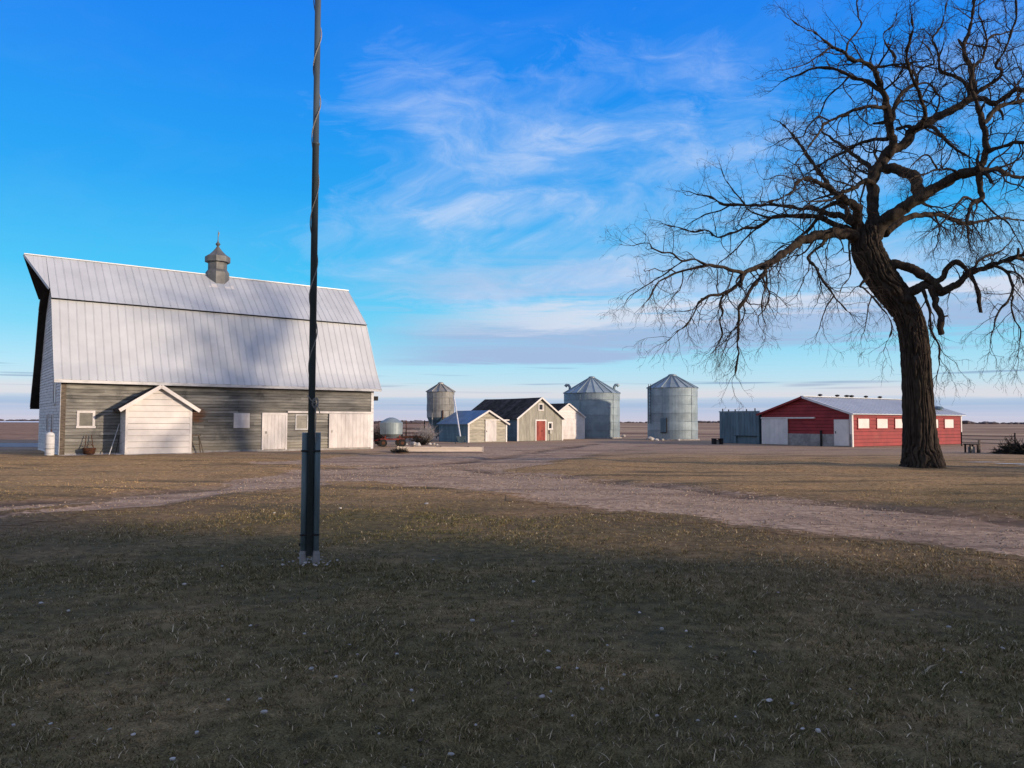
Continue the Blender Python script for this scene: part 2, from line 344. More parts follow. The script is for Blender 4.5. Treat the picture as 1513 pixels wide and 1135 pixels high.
# ---------------------------------------------------------------- mesh helpers
class MB:
    def __init__(self): self.v = []; self.f = []
    def add(self, vs_, fs):
        o = len(self.v); self.v.extend([tuple(p) for p in vs_]); self.f.extend([tuple(i + o for i in f) for f in fs]); return self
    def box(self, x0, x1, y0, y1, z0, z1):
        return self.add([(x0, y0, z0), (x1, y0, z0), (x1, y1, z0), (x0, y1, z0), (x0, y0, z1), (x1, y0, z1), (x1, y1, z1), (x0, y1, z1)],
                        [(0, 3, 2, 1), (4, 5, 6, 7), (0, 1, 5, 4), (1, 2, 6, 5), (2, 3, 7, 6), (3, 0, 4, 7)])
    def prism(self, poly, y0, y1):
        """polygon in x,z extruded along y"""
        n = len(poly)
        self.add([(a, y0, c) for a, c in poly] + [(a, y1, c) for a, c in poly],
                 [tuple(range(n)), tuple(range(2 * n - 1, n - 1, -1))] + [(i, i + n, (i + 1) % n + n, (i + 1) % n) for i in range(n)])
        return self
    def bar(self, a, b, w, h=None):
        a, b = Vector(a), Vector(b); h = h or w
        d = (b - a).normalized(); up = Vector((0, 0, 1)) if abs(d.z) < 0.95 else Vector((1, 0, 0))
        s = d.cross(up).normalized() * (w / 2); t = s.cross(d).normalized() * (h / 2)
        q = [s + t, -s + t, -s - t, s - t]
        return self.add([a + k for k in q] + [b + k for k in q], [(0, 1, 2, 3), (7, 6, 5, 4)] + [(i, i + 4, (i + 1) % 4 + 4, (i + 1) % 4) for i in range(4)])
    def tube(self, pts, rad, sides=8, cap=True):
        pts = [Vector(p) for p in pts]; n = len(pts)
        if not hasattr(rad, '__len__'): rad = [rad] * n
        o = len(self.v)
        ref = None
        for i, p in enumerate(pts):
            d = (pts[min(i + 1, n - 1)] - pts[max(i - 1, 0)])
            if d.length < 1e-9: d = Vector((0, 0, 1))
            d.normalize()
            if ref is None: ref = d.orthogonal().normalized()
            ref = (ref - d * ref.dot(d))
            ref = ref.normalized() if ref.length > 1e-6 else d.orthogonal().normalized()
            t = d.cross(ref)
            for k in range(sides):
                a = 2 * math.pi * k / sides
                q = p + (ref * math.cos(a) + t * math.sin(a)) * rad[i]
                self.v.append((q.x, q.y, q.z))
        for i in range(n - 1):
            for k in range(sides):
                k2 = (k + 1) % sides
                self.f.append((o + i * sides + k, o + i * sides + k2, o + (i + 1) * sides + k2, o + (i + 1) * sides + k))
        if cap:
            self.f.append(tuple(o + k for k in range(sides - 1, -1, -1)))
            self.f.append(tuple(o + (n - 1) * sides + k for k in range(sides)))
        return self
    def lathe(self, prof, sides=24, cx=0, cy=0, a0=0.0):
        o = len(self.v); n = len(prof)
        for r, z in prof:
            for k in range(sides):
                a = a0 + 2 * math.pi * k / sides
                self.v.append((cx + r * math.cos(a), cy + r * math.sin(a), z))
        for i in range(n - 1):
            for k in range(sides):
                k2 = (k + 1) % sides
                self.f.append((o + i * sides + k, o + i * sides + k2, o + (i + 1) * sides + k2, o + (i + 1) * sides + k))
        return self
    def mesh(self, name, smooth=False):
        me = bpy.data.meshes.new(name); me.from_pydata(self.v, [], self.f); me.update()
        if smooth: me.polygons.foreach_set('use_smooth', [True] * len(me.polygons))
        return me
    def build(self, name, mat, parent=None, smooth=False, loc=None, rz=0.0):
        return link(name, self.mesh(name, smooth), mat, parent, loc, rz)

def link(name, me, mat, parent=None, loc=None, rz=0.0):
    if mat and not me.materials: me.materials.append(MATS[mat])
    o = bpy.data.objects.new(name, me); COL.objects.link(o)
    if parent: o.parent = parent
    if loc is not None: o.location = loc
    if rz: o.rotation_euler = (0, 0, rz)
    return o
def tag(o, label=None, cat=None, group=None, kind=None):
    if label: o['label'] = label
    if cat: o['category'] = cat
    if group: o['group'] = group
    if kind: o['kind'] = kind
    return o
def thing(name, label, cat, loc, rz=0.0, group=None):
    o = bpy.data.objects.new(name, None); COL.objects.link(o); o.empty_display_size = 0.3
    o.location = loc; o.rotation_euler = (0, 0, rz)
    return tag(o, label, cat, group)
def copy_tree(o, parent=None):
    c = o.copy(); COL.objects.link(c); c.parent = parent
    for ch in [k for k in o.children]: copy_tree(ch, c)
    return c
def part(name, mat, parent, *boxes):
    m = MB()
    for b in boxes: m.box(*b)
    return m.build(name, mat, parent)
_shared = {}
def shared(key, fn):
    if key not in _shared: _shared[key] = fn()
    return _shared[key]

def outline_span(poly, z):
    """x-range of a convex-ish outline (list of x,z) at height z"""
    xs = []
    n = len(poly)
    for i in range(n):
        (x0, z0), (x1, z1) = poly[i], poly[(i + 1) % n]
        if (z0 - z) * (z1 - z) <= 0 and z0 != z1:
            xs.append(x0 + (x1 - x0) * (z - z0) / (z1 - z0))
    return (min(xs), max(xs)) if len(xs) >= 2 else None

def siding(parent, poly, expo, mat, joints=0.0, lap=0.020, name='siding_board', xform=None, jitter=0.002, gap=0.012):
    """lapped boards laid course by course inside an outline on the plane y = 0 (front is -y)"""
    z0 = min(p[1] for p in poly); z1 = max(p[1] for p in poly)
    n = max(1, round((z1 - z0) / expo)); e = (z1 - z0) / n
    for i in range(n):
        a, b = z0 + i * e, z0 + (i + 1) * e
        lo = outline_span(poly, a + 1e-4); hi = outline_span(poly, b - 1e-4)
        if not lo or not hi: continue
        if hi[1] - hi[0] < 0.02 and lo[1] - lo[0] < 0.1: continue
        cuts = [0.0]
        if joints and lo[1] - lo[0] > joints * 1.3:
            t = rnd.uniform(0.3, 1.0) * joints
            while t < (lo[1] - lo[0]) - 0.6:
                cuts.append(t / (lo[1] - lo[0])); t += joints * rnd.uniform(0.75, 1.2)
        cuts.append(1.0)
        for c0, c1 in zip(cuts[:-1], cuts[1:]):
            g = 0.0015
            X = lambda s, c: s[0] + (s[1] - s[0]) * c
            xa0, xa1, xb0, xb1 = X(lo, c0) + g, X(lo, c1) - g, X(hi, c0) + g, X(hi, c1) - g
            yo = -lap - rnd.uniform(0, jitter * 2); yi = -0.004; bt = b - gap * rnd.uniform(.7, 1.3)
            m = MB().add([(xa0, yo, a), (xa1, yo, a), (xb1, yi, bt), (xb0, yi, bt), (xa0, 0.02, a), (xa1, 0.02, a), (xb1, 0.02, bt), (xb0, 0.02, bt)],
                         [(0, 1, 2, 3), (5, 4, 7, 6), (1, 0, 4, 5), (3, 2, 6, 7), (0, 3, 7, 4), (2, 1, 5, 6)])
            o = m.build(name, mat, parent)
            if xform is not None: o.matrix_local = xform

def XF(loc, rz): return Matrix.Translation(loc) @ Matrix.Rotation(rz, 4, 'Z')

def framed_window(parent, x0, x1, z0, z1, frame_mat, pane_mat, y=-0.03, fw=0.09, xform=None, mull=None, name='window'):
    f = MB()
    f.box(x0, x1, y - 0.035, y + 0.02, z1 - fw, z1).box(x0 - 0.03, x1 + 0.03, y - 0.05, y + 0.02, z0 - 0.02, z0 + fw * 0.8)
    f.box(x0, x0 + fw, y - 0.033, y + 0.02, z0 + fw * 0.8, z1 - fw).box(x1 - fw, x1, y - 0.033, y + 0.02, z0 + fw * 0.8, z1 - fw)
    w = f.build(name, frame_mat, parent)
    p = part('pane', pane_mat, w, (x0 + fw, x1 - fw, y - 0.008, y + 0.018, z0 + fw * 0.8, z1 - fw))
    if mull:
        m = MB()
        for k in mull:
            if k == 'v': m.box((x0 + x1) / 2 - 0.015, (x0 + x1) / 2 + 0.015, y - 0.026, y - 0.010, z0 + fw * 0.8, z1 - fw)
            else: m.box(x0 + fw, x1 - fw, y - 0.024, y - 0.009, (z0 + z1) / 2 - 0.015, (z0 + z1) / 2 + 0.015)
        m.build('glazing_bar', frame_mat, w)
    if xform is not None: w.matrix_local = xform
    return w

def plank_door(parent, x0, x1, z0, z1, mat, n, y=-0.055, brace=True, xform=None, name='door', handle=True, battens_mat=None):
    d = MB().box(x0, x1, y + 0.012, y + 0.03, z0, z1).build(name, mat, parent)
    w = (x1 - x0) / n
    for i in range(n):
        MB().box(x0 + i * w + 0.004, x0 + (i + 1) * w - 0.004, y - 0.012 - rnd.uniform(0, 0.006), y + 0.012, z0 + rnd.uniform(0, 0.05), z1).build('plank', mat, d)
    if handle: part('handle', 'dark_iron', d, (x0 + 0.10, x0 + 0.13, y - 0.05, y - 0.016, z0 + (z1 - z0) * 0.45, z0 + (z1 - z0) * 0.45 + 0.14))
    if xform is not None: d.matrix_local = xform
    return d

# ---------------------------------------------------------------- ground
def vnoise(X, Y, seed=0):
    def h(i, j):
        n = (i * 374761393 + j * 668265263 + seed * 1274126177) & 0xffffffff
        n = ((n ^ (n >> 13)) * 1274126177) & 0xffffffff
        return ((n ^ (n >> 16)) & 0xffff) / 65535.0
    xi = np.floor(X).astype(np.int64); yi = np.floor(Y).astype(np.int64)
    fx = X - xi; fy = Y - yi; fx = fx * fx * (3 - 2 * fx); fy = fy * fy * (3 - 2 * fy)
    a = h(xi, yi); b = h(xi + 1, yi); c = h(xi, yi + 1); d = h(xi + 1, yi + 1)
    return (a * (1 - fx) + b * fx) * (1 - fy) + (c * (1 - fx) + d * fx) * fy

# wheel tracks of the farm drive, as centre lines with half-widths (m)
DRIVES = [
    ([(1720, 819), (1513, 797), (1300, 773), (1100, 748), (900, 724), (760, 708.5), (640, 701), (560, 698), (480, 703)], [1.7, 1.7, 2.1, 2.35, 2.6, 2.9, 3.1, 3.2, 2.0]),
    ([(500, 701), (420, 710), (330, 724), (200, 738), (0, 757), (-160, 774)], [1.7, 1.15, 1.0, 1.0, 1.0, 1.0]),
    ([(560, 699), (650, 690), (740, 678), (830, 665), (900, 656.5), (965, 652)], [3.0, 2.6, 2.6, 2.8, 3.0, 2.0]),
    ([(430, 684), (520, 681), (620, 677), (720, 668), (800, 660)], [1.6, 3.0, 4.2, 4.0, 3.0]),
]
DRIVES = [([ground(*p) for p in pts], hw) for pts, hw in DRIVES]
RUTS = [ground(690, 692), ground(760, 698), ground(860, 705), ground(1000, 720), ground(1180, 739), ground(1360, 755), ground(1560, 775)]
RUTS2 = [ground(330, 716), ground(220, 726), ground(110, 735), ground(0, 744), ground(-120, 754)]
RUTS3 = [ground(620, 687), ground(720, 677), ground(820, 664), ground(880, 656)]

RUTS4 = [ground(470, 690), ground(560, 690), ground(660, 684), ground(760, 672), ground(840, 660)]

def seg_dist(X, Y, pts, hw=None):
    """distance to a polyline (and, with half-widths, distance minus the local half-width)"""
    best = np.full(X.shape, 1e9)
    for i in range(len(pts) - 1):
        a, b = pts[i], pts[i + 1]
        dx, dy = b.x - a.x, b.y - a.y
        t = np.clip(((X - a.x) * dx + (Y - a.y) * dy) / (dx * dx + dy * dy), 0, 1)
        d = np.hypot(X - a.x - t * dx, Y - a.y - t * dy)
        if hw: d = d - (hw[i] + (hw[i + 1] - hw[i]) * t)
        best = np.minimum(best, d)
    return best
def road_mask(X, Y):
    d = np.full(X.shape, 1e9)
    for pts, hw in DRIVES: d = np.minimum(d, seg_dist(X, Y, pts, hw))
    c = seg_dist(X, Y, DRIVES[1][0])
    mid = np.clip(1 - c / 0.34, 0, 1) * np.clip((-6.0 - X) / 3.0, 0, 1)
    d = d + mid * 1.6
    d = d + (vnoise(X * 0.8, Y * 0.8, 3) - 0.5) * 0.9 + (vnoise(X * 2.7, Y * 2.7, 5) - 0.5) * 0.35
    return d
def ground_z(X, Y):
    near = np.exp(-(np.maximum(0, np.hypot(X, Y - 12) - 20) / 18) ** 2)
    z = (vnoise(X * 0.35, Y * 0.35, 1) - 0.5) * 0.10 + (vnoise(X * 1.1, Y * 1.1, 2) - 0.5) * 0.045
    return z * near
def axis(lo, hi, step, far, grow=1.16):
    a = list(np.arange(lo, hi + 1e-6, step)); s = step; v = hi
    up = []
    while v < far: s *= grow; v += s; up.append(v)
    s = step; v = lo; dn = []
    while v > -far: s *= grow; v -= s; dn.append(v)
    return np.array(dn[::-1] + a + up)
gx = axis(-34, 36, 0.28, 4500); gy = axis(2.0, 48, 0.22, 4500)
GX, GY = np.meshgrid(gx, gy)
GZ = ground_z(GX, GY)
RD = road_mask(GX, GY)
RUTW = np.zeros(GX.shape)
for r_, w_ in ((RUTS, 0.36), (RUTS2, 0.40), (RUTS3, 0.45), (RUTS4, 0.5)):
    RUTW = np.maximum(RUTW, np.exp(-((seg_dist(GX, GY, r_) + (vnoise(GX * 1.6, GY * 1.6, 8) - .5) * .5) / w_) ** 2) * np.clip(vnoise(GX * 0.9, GY * 0.9, 9) * 2.4 - 0.2, 0, 1))
GZ = GZ - 0.075 * RUTW
GZ = GZ - 0.035 * np.clip(1 - RD / 0.5, 0, 1) * np.exp(-(np.maximum(0, GY - 40) / 10) ** 2)
def grid_mesh(name, X, Y, Z, faces_mask=None):
    ny, nx = X.shape
    idx = np.arange(ny * nx).reshape(ny, nx)
    q = np.stack([idx[:-1, :-1], idx[:-1, 1:], idx[1:, 1:], idx[1:, :-1]], -1).reshape(-1, 4)
    if faces_mask is not None: q = q[faces_mask.reshape(-1)]
    used, inv = np.unique(q, return_inverse=True)
    co = np.stack([X, Y, Z], -1).reshape(-1, 3)[used]
    me = bpy.data.meshes.new(name)
    me.from_pydata(co.tolist(), [], inv.reshape(-1, 4).tolist()); me.update()
    me.polygons.foreach_set('use_smooth', [True] * len(me.polygons))
    return me, used
me, used0 = grid_mesh('ground', GX, GY, GZ)
WORN = np.clip(1 - np.maximum(RD, 0) / 5.5, 0, 1) ** 1.3
a = me.attributes.new('worn', 'FLOAT', 'POINT'); a.data.foreach_set('value', WORN.reshape(-1)[used0].astype(np.float32))
tag(link('ground', me, 'ground_cover'), kind='structure')

RD = np.where(RUTW > .04, np.minimum(RD, 0.42), RD)
cell = RD < 0.9
fm = cell[:-1, :-1] & cell[:-1, 1:] & cell[1:, 1:] & cell[1:, :-1]
me, used = grid_mesh('gravel_drive', GX, GY, GZ + 0.006, fm)
rd = RD.reshape(-1)[used]
uX, uY = GX.reshape(-1)[used], GY.reshape(-1)[used]
a = me.attributes.new('worn', 'FLOAT', 'POINT'); a.data.foreach_set('value', WORN.reshape(-1)[used].astype(np.float32))
a = me.attributes.new('road', 'FLOAT', 'POINT'); a.data.foreach_set('value', np.clip(0.55 - rd * 0.9, 0, 1).astype(np.float32))
a = me.attributes.new('rim', 'FLOAT', 'POINT'); a.data.foreach_set('value', np.clip((0.75 - rd) / 0.3, 0, 1).astype(np.float32))
ru = RUTW.reshape(-1)[used].copy()
for pts, hw in DRIVES[:3]:
    dd = np.abs(seg_dist(uX, uY, pts) - 0.75)
    ru = np.maximum(ru, 0.5 * np.exp(-(dd / 0.22) ** 2) * np.clip(vnoise(uX * 0.6, uY * 0.6, 19) * 1.5 - 0.3, 0, 1))
a = me.attributes.new('rut', 'FLOAT', 'POINT'); a.data.foreach_set('value', ru.astype(np.float32))
tag(link('gravel_drive', me, 'gravel_cover'), kind='structure')

# snow lying on the far field to the left, a strip of ice in the rut by the brush pile
def sheet(name, poly, z, mat, kind='structure'):
    m = MB(); m.add([(p[0], p[1], z) for p in poly], [tuple(range(len(poly)))])
    return tag(m.build(name, mat), kind=kind)
sheet('snow_field', [(-1500, 640), (-310, 610), (-270, 1500), (-1500, 1500)], 0.06, 'snow')
sheet('lane', [(-120, 52.5), (-26.5, 47.2), (-27.5, 55), (-120, 62)], 0.012, 'concrete')

def blob_sheet(name, c, rx, ry, z, mat, ang=0.0, n=26, seed=1):
    m = MB(); r2 = random.Random(seed); ph = [r2.uniform(0, 6.28) for _ in range(4)]
    pts = []
    for i in range(n):
        t = 2 * math.pi * i / n
        k = 1 + 0.22 * math.sin(2 * t + ph[0]) + 0.16 * math.sin(5 * t + ph[1]) + 0.1 * math.sin(9 * t + ph[2])
        px_, py_ = rx * k * math.cos(t), ry * k * math.sin(t)
        pts.append((c.x + px_ * math.cos(ang) - py_ * math.sin(ang), c.y + px_ * math.sin(ang) + py_ * math.cos(ang), z))
    m.add(pts + [(c.x, c.y, z + 0.01)], [(i, (i + 1) % n, n) for i in range(n)])
    return m.build(name, mat)
for i, (px, py, rx, ry) in enumerate([(1452, 684.5, 0.75, 0.10), (1494, 687, 0.55, 0.16), (1530, 689, 0.8, 0.14)]):
    tag(blob_sheet('ice_patch', ground(px, py), rx, ry, 0.05, 'ice', 0.05, seed=i + 3), 'thin strip of pale ice in the dark rut past the tree', 'ice', 'ice in the rut')
for i, (px, py, rx, ry) in enumerate([(108, 674.5, 0.5, 0.1), (157, 672.8, 0.55, 0.12), (176, 673.2, 0.25, 0.1)]):
    tag(blob_sheet('snow_patch', ground(px, py), rx, ry, 0.06, 'snow', 0.62, seed=i + 13), 'small leftover snow patch at the foot of the weathered barn wall', 'snow', 'snow along the barn foot')

# short dormant grass on the lawn (uncountable)
def make_grass():
    rg = np.random.default_rng(11)
    P = []
    for y0, y1, dens, per in ((3.0, 5.5, 560, 12), (5.5, 9, 360, 11), (9, 14, 190, 9), (14, 21, 70, 7), (21, 34, 22, 5)):
        w0 = 0.70 * y1 + 2.2
        n = int(dens * (y1 - y0) * 2 * w0)
        X = rg.uniform(-w0, w0, n); Y = rg.uniform(y0, y1, n)
        k = (np.abs(X) < 0.70 * Y + 2.0); X, Y = X[k], Y[k]
        patch = vnoise(X * 0.9, Y * 0.9, 21) * 0.6 + vnoise(X * 3.1, Y * 3.1, 22) * 0.4
        k = (rg.random(len(X)) < np.clip(patch * 1.9 - 0.15, 0.15, 1)) & (road_mask(X, Y) > rg.uniform(-0.1, 0.6, len(X)) + 0.35 * (rg.random(len(X)) < .8))
        for rl in (RUTS, RUTS2): k &= seg_dist(X, Y, rl) > rg.uniform(.15, .55, len(X))
        X, Y = X[k], Y[k]; tid = rg.random(len(X)); big = rg.gamma(4.0, .25, len(X))
        sg = 0.024 * (1 + y1 / 20)
        X = np.repeat(X, per) + rg.normal(0, sg, len(X) * per); Y = np.repeat(Y, per) + rg.normal(0, sg, len(Y) * per)
        P.append(np.stack([X, Y, np.repeat(tid, per), np.repeat(big, per)], 1))
    P = np.concatenate(P); X, Y = P[:, 0], P[:, 1]; n = len(X)
    Z = ground_z(X, Y) - 0.004
    h = P[:, 3] * rg.uniform(0.009, 0.025, n) * (0.6 + 0.8 * vnoise(X * 0.7, Y * 0.7, 23)) * np.clip(1.15 - (Y - 8) * .04, .6, 1.15)
    wd = rg.uniform(0.0014, 0.0030, n) * (0.9 + Y / 14)
    a = rg.uniform(0, 2 * math.pi, n); lean = rg.uniform(0.3, 1.9, n); la = rg.uniform(0, 2 * math.pi, n)
    dx, dy = np.cos(a) * wd, np.sin(a) * wd
    lx, ly = np.cos(la) * lean * h, np.sin(la) * lean * h
    base = np.stack([X, Y, Z], 1)
    v = np.empty((n, 5, 3))
    v[:, 0] = base + np.stack([dx, dy, 0 * dx], 1); v[:, 1] = base - np.stack([dx, dy, 0 * dx], 1)
    mid = base + np.stack([lx * 0.35, ly * 0.35, h * 0.62], 1)
    v[:, 2] = mid - np.stack([dx, dy, 0 * dx], 1) * 0.7; v[:, 3] = mid + np.stack([dx, dy, 0 * dx], 1) * 0.7
    v[:, 4] = base + np.stack([lx, ly, h], 1)
    me = bpy.data.meshes.new('grass')
    me.vertices.add(n * 5); me.vertices.foreach_set('co', v.reshape(-1).astype(np.float32))
    o = (np.arange(n) * 5)[:, None]
    loops = np.concatenate([o + np.array([0, 1, 2, 3]), o + np.array([3, 2, 4])], 1).reshape(-1)
    me.loops.add(n * 7); me.loops.foreach_set('vertex_index', loops.astype(np.int32))
    ls = (np.arange(n) * 7)[:, None] + np.array([0, 4]); lt = np.tile([4, 3], n)
    me.polygons.add(n * 2); me.polygons.foreach_set('loop_start', ls.reshape(-1).astype(np.int32)); me.polygons.foreach_set('loop_total', lt.astype(np.int32))
    me.update(calc_edges=True)
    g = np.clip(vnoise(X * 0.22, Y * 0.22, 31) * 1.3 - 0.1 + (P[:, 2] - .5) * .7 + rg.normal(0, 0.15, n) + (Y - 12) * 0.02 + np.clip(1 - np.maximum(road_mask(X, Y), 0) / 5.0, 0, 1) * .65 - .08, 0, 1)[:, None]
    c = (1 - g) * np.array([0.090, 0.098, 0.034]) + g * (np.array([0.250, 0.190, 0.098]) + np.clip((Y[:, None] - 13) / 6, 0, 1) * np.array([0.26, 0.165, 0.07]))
    pale = (rg.random(n) < 0.09 * np.clip(1.6 - Y / 12, .3, 1))[:, None]
    c = np.where(pale, np.array([0.50, 0.42, 0.29]), c) * rg.uniform(0.35, 1.6, (n, 1))
    c4 = np.concatenate([np.repeat(c, 5, 0), np.ones((n * 5, 1))], 1)
    at_ = me.attributes.new('tint', 'FLOAT_COLOR', 'POINT'); at_.data.foreach_set('color', c4.reshape(-1).astype(np.float32))
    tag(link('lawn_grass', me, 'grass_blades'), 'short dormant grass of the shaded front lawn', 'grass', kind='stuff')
make_grass()

# ---------------------------------------------------------------- the gambrel barn
TH = R(37.3); C0 = Vector((-21.3, 36.4, 0)); BL = 16.25; BW = 8.8
barn = thing('gambrel_barn', 'large weathered grey barn with a white gambrel metal roof and pointed hay hood', 'barn', C0, TH)
EAVE, BRK, RIDGE = (-0.36, 3.58), (1.70, 7.60), (4.40, 10.12)
FBRK, FEAVE = (7.10, 7.60), (9.9, 2.42)
OV = 0.38
LOW = [(-0.36, 3.58), (0.16, 4.42), (0.62, 5.32), (1.14, 6.42), (1.70, 7.60)]      # lower slope bells out at the eave
LOWF = [(7.10, 7.60), (7.66, 6.42), (8.16, 5.32), (8.72, 4.30), (9.9, 2.42)]
near_wall = [(0.0, 0.0), (BL, 0.0), (BL, 3.95), (0.0, 3.95)]
siding(barn, near_wall, 0.158, 'barn_wood', joints=4.2, lap=0.036, jitter=0.008, gap=0.013)
part('wall_core', 'dark_gap', barn, (0.05, BL - 0.05, 0.03, 8.75, 0.0, 4.0))
gable = [(0.02, 0.0), (BW, 0.0), (BW, 3.9), (8.0, 5.6), (7.05, 7.4), (4.4, 9.9), (1.75, 7.4), (0.65, 5.2), (0.02, 3.9)]
# left gable: local outline runs along barn depth
siding(barn, [(-x, z) for x, z in gable], 0.15, 'barn_white', xform=XF((0, 0, 0), -R(90)), jitter=0.005)
MB().prism([(x, z) for x, z in gable], 0, 0.03).build('gable_wall', 'barn_white', barn).matrix_local = XF((BL - 0.0, 0, 0), R(90))
MB().prism([(x, z) for x, z in gable], 0, 0.03).build('gable_core', 'dark_gap', barn).matrix_local = XF((0.062, 0, 0), R(90))
part('foundation', 'concrete', barn, (-0.03, BL + 0.03, -0.045, 0.03, -0.05, 0.10))
for x0, x1 in ((-0.045, 0.17), (BL - 0.12, BL + 0.045)):
    part('corner_board', 'barn_white' if x0 > 1 else 'old_wood', barn, (x0, x1, -0.052, 0.02, 0.02, 3.75))
part('corner_board', 'barn_white', barn, (-0.060, -0.010, -0.050, 0.16, 0.02, 3.80))
def slope_sheets(prof, x0, x1, name, mat, flip=False, lift=0.0, w=0.37):
    """ribbed metal sheets side by side down one slope"""
    n = round((x1 - x0) / w); w = (x1 - x0) / n
    def mk():
        m = MB(); k = len(prof)
        up = []
        for i in range(k):
            a = prof[max(i - 1, 0)]; b = prof[min(i + 1, k - 1)]
            dy, dz = b[0] - a[0], b[1] - a[1]; L = math.hypot(dy, dz)
            nn = (-dz / L, dy / L)
            if nn[1] < 0: nn = (-nn[0], -nn[1])
            up.append(nn)
        for i in range(k):
            (y, z), (ny, nz) = prof[i], up[i]
            for x, h in ((0.004, 0.0), (w - 0.045, 0.0), (w - 0.034, 0.016), (w - 0.012, 0.016), (w - 0.001, 0.0)):
                m.v.append((x, y + ny * (h + lift), z + nz * (h + lift)))
        for i in range(k - 1):
            for j in range(4):
                f = (i * 5 + j, i * 5 + j + 1, (i + 1) * 5 + j + 1, (i + 1) * 5 + j)
                m.f.append(f if not flip else f[::-1])
        return m.mesh(name)
    me = mk()
    for i in range(n):
        o = link(name, me, mat, barn, (x0 + i * w, 0, 0))
        o.location.z += rnd.uniform(-0.004, 0.004)
UP = [(1.63, 7.60), RIDGE]
UPF = [RIDGE, (7.17, 7.60)]
slope_sheets(LOW, -OV, BL + OV, 'roof_sheet', 'metal_roof')
slope_sheets(UP, -OV, BL + OV, 'roof_sheet', 'metal_roof', lift=0.045)
slope_sheets(LOWF, -OV, BL + OV, 'roof_sheet', 'metal_roof', flip=True, w=0.74)
slope_sheets(UPF, -OV, BL + OV, 'roof_sheet', 'metal_roof', flip=True, lift=0.045, w=0.74)
# dark deck boards under the sheets (seen from below at the overhangs)
prof = LOW + [RIDGE] + LOWF
def deck(name, pr, x0, x1, off=-0.06, t=0.07):
    m = MB(); k = len(pr)
    for y, z in pr: m.v += [(x0, y, z + off), (x1, y, z + off), (x0, y, z + off - t), (x1, y, z + off - t)]
    for i in range(k - 1):
        a, b = i * 4, (i + 1) * 4
        m.f += [(a, a + 1, b + 1, b), (a + 2, b + 2, b + 3, a + 3), (a, b, b + 2, a + 2), (a + 1, a + 3, b + 3, b + 1)]
    m.f += [(0, 2, 3, 1), ((k - 1) * 4, (k - 1) * 4 + 1, (k - 1) * 4 + 3, (k - 1) * 4 + 2)]
    return m.build(name, 'roof_deck', barn)
deck('roof_deck', prof, -OV + 0.02, BL + OV - 0.02)
# pointed hay hood on the left end
HE = 1.33; hs = 2.35
def hood(side):
    n = 5; x0, x1 = -HE, -OV
    hoodp = MB()
    for i in range(n):
        a = x0 + (x1 - x0) * i / n; b = x0 + (x1 - x0) * (i + 1) / n
        def low(x):
            t = (x - x0) / (x1 - x0); y = RIDGE[0] + (hs - RIDGE[0]) * t
            z = RIDGE[1] + (7.62 - RIDGE[1]) * (RIDGE[0] - y) / (RIDGE[0] - 1.70)
            if side < 0: y = 2 * RIDGE[0] - y
            return y, z
        (ya, za), (yb, zb) = low(a), low(b)
        L = 0.045
        MB().add([(a + .002, RIDGE[0], RIDGE[1] + L), (b - .002, RIDGE[0], RIDGE[1] + L), (b - .002, yb, zb + L), (a + .002, ya, za + L),
                  (a + .002, RIDGE[0], RIDGE[1] + L - .02), (b - .002, RIDGE[0], RIDGE[1] + L - .02), (b - .002, yb, zb + L - .02), (a + .002, ya, za + L - .02)],
                 [(0, 1, 2, 3), (7, 6, 5, 4), (0, 4, 5, 1), (1, 5, 6, 2), (2, 6, 7, 3)]).build('hood_sheet', 'metal_roof', barn)
    yb, zb = (hs if side > 0 else 2 * RIDGE[0] - hs), RIDGE[1] - (RIDGE[0] - hs) / (RIDGE[0] - 1.70) * (RIDGE[1] - 7.62)
    o = -0.03
    MB().add([(x0, RIDGE[0], RIDGE[1] + o), (x1 + .03, RIDGE[0], RIDGE[1] + o), (x1 + .03, yb, zb + o),
              (x0, RIDGE[0], RIDGE[1] + o - .10), (x1 + .03, RIDGE[0], RIDGE[1] + o - .10), (x1 + .03, yb, zb + o - .10)],
             [(0, 1, 2), (5, 4, 3), (0, 2, 5, 3), (0, 3, 4, 1), (1, 4, 5, 2)]).build('hood_soffit', 'roof_deck', barn)
    MB().bar((x0 - .02, RIDGE[0], RIDGE[1] + .0), (x1 - 0.03, yb, zb - .02), 0.05, 0.12).build('hood_fascia', 'metal_roof' if side > 0 else 'roof_deck', barn)
hood(1); hood(-1)
part('ridge_cap', 'metal_roof', barn, (-HE - 0.02, BL + OV, RIDGE[0] - 0.09, RIDGE[0] + 0.09, RIDGE[1] + 0.035, RIDGE[1] + 0.085))
MB().bar((-OV, 1.585, 7.645), (BL + OV, 1.585, 7.645), 0.03, 0.03).build('break_shade_strip', 'dark_gap', barn)  # dark bar stands in for the gap and shadow line under the upper sheets
part('eave_fascia', 'barn_white', barn, (-OV, BL + OV, EAVE[0] - 0.02, EAVE[0] + 0.02, EAVE[1] - 0.15, EAVE[1] - 0.005))
MB().add([(BL + OV - 0.01, y, z - 0.005) for y, z in prof] + [(BL + OV + 0.03, y, z - 0.005) for y, z in prof] + [(BL + OV + 0.03, y, z - 0.13) for y, z in prof],
         [(i, i + 1, i + 1 + len(prof), i + len(prof)) for i in range(len(prof) - 1)] +
         [(i + len(prof), i + 1 + len(prof), i + 1 + 2 * len(prof), i + 2 * len(prof)) for i in range(len(prof) - 1)]).build('rake_trim', 'metal_roof', barn)
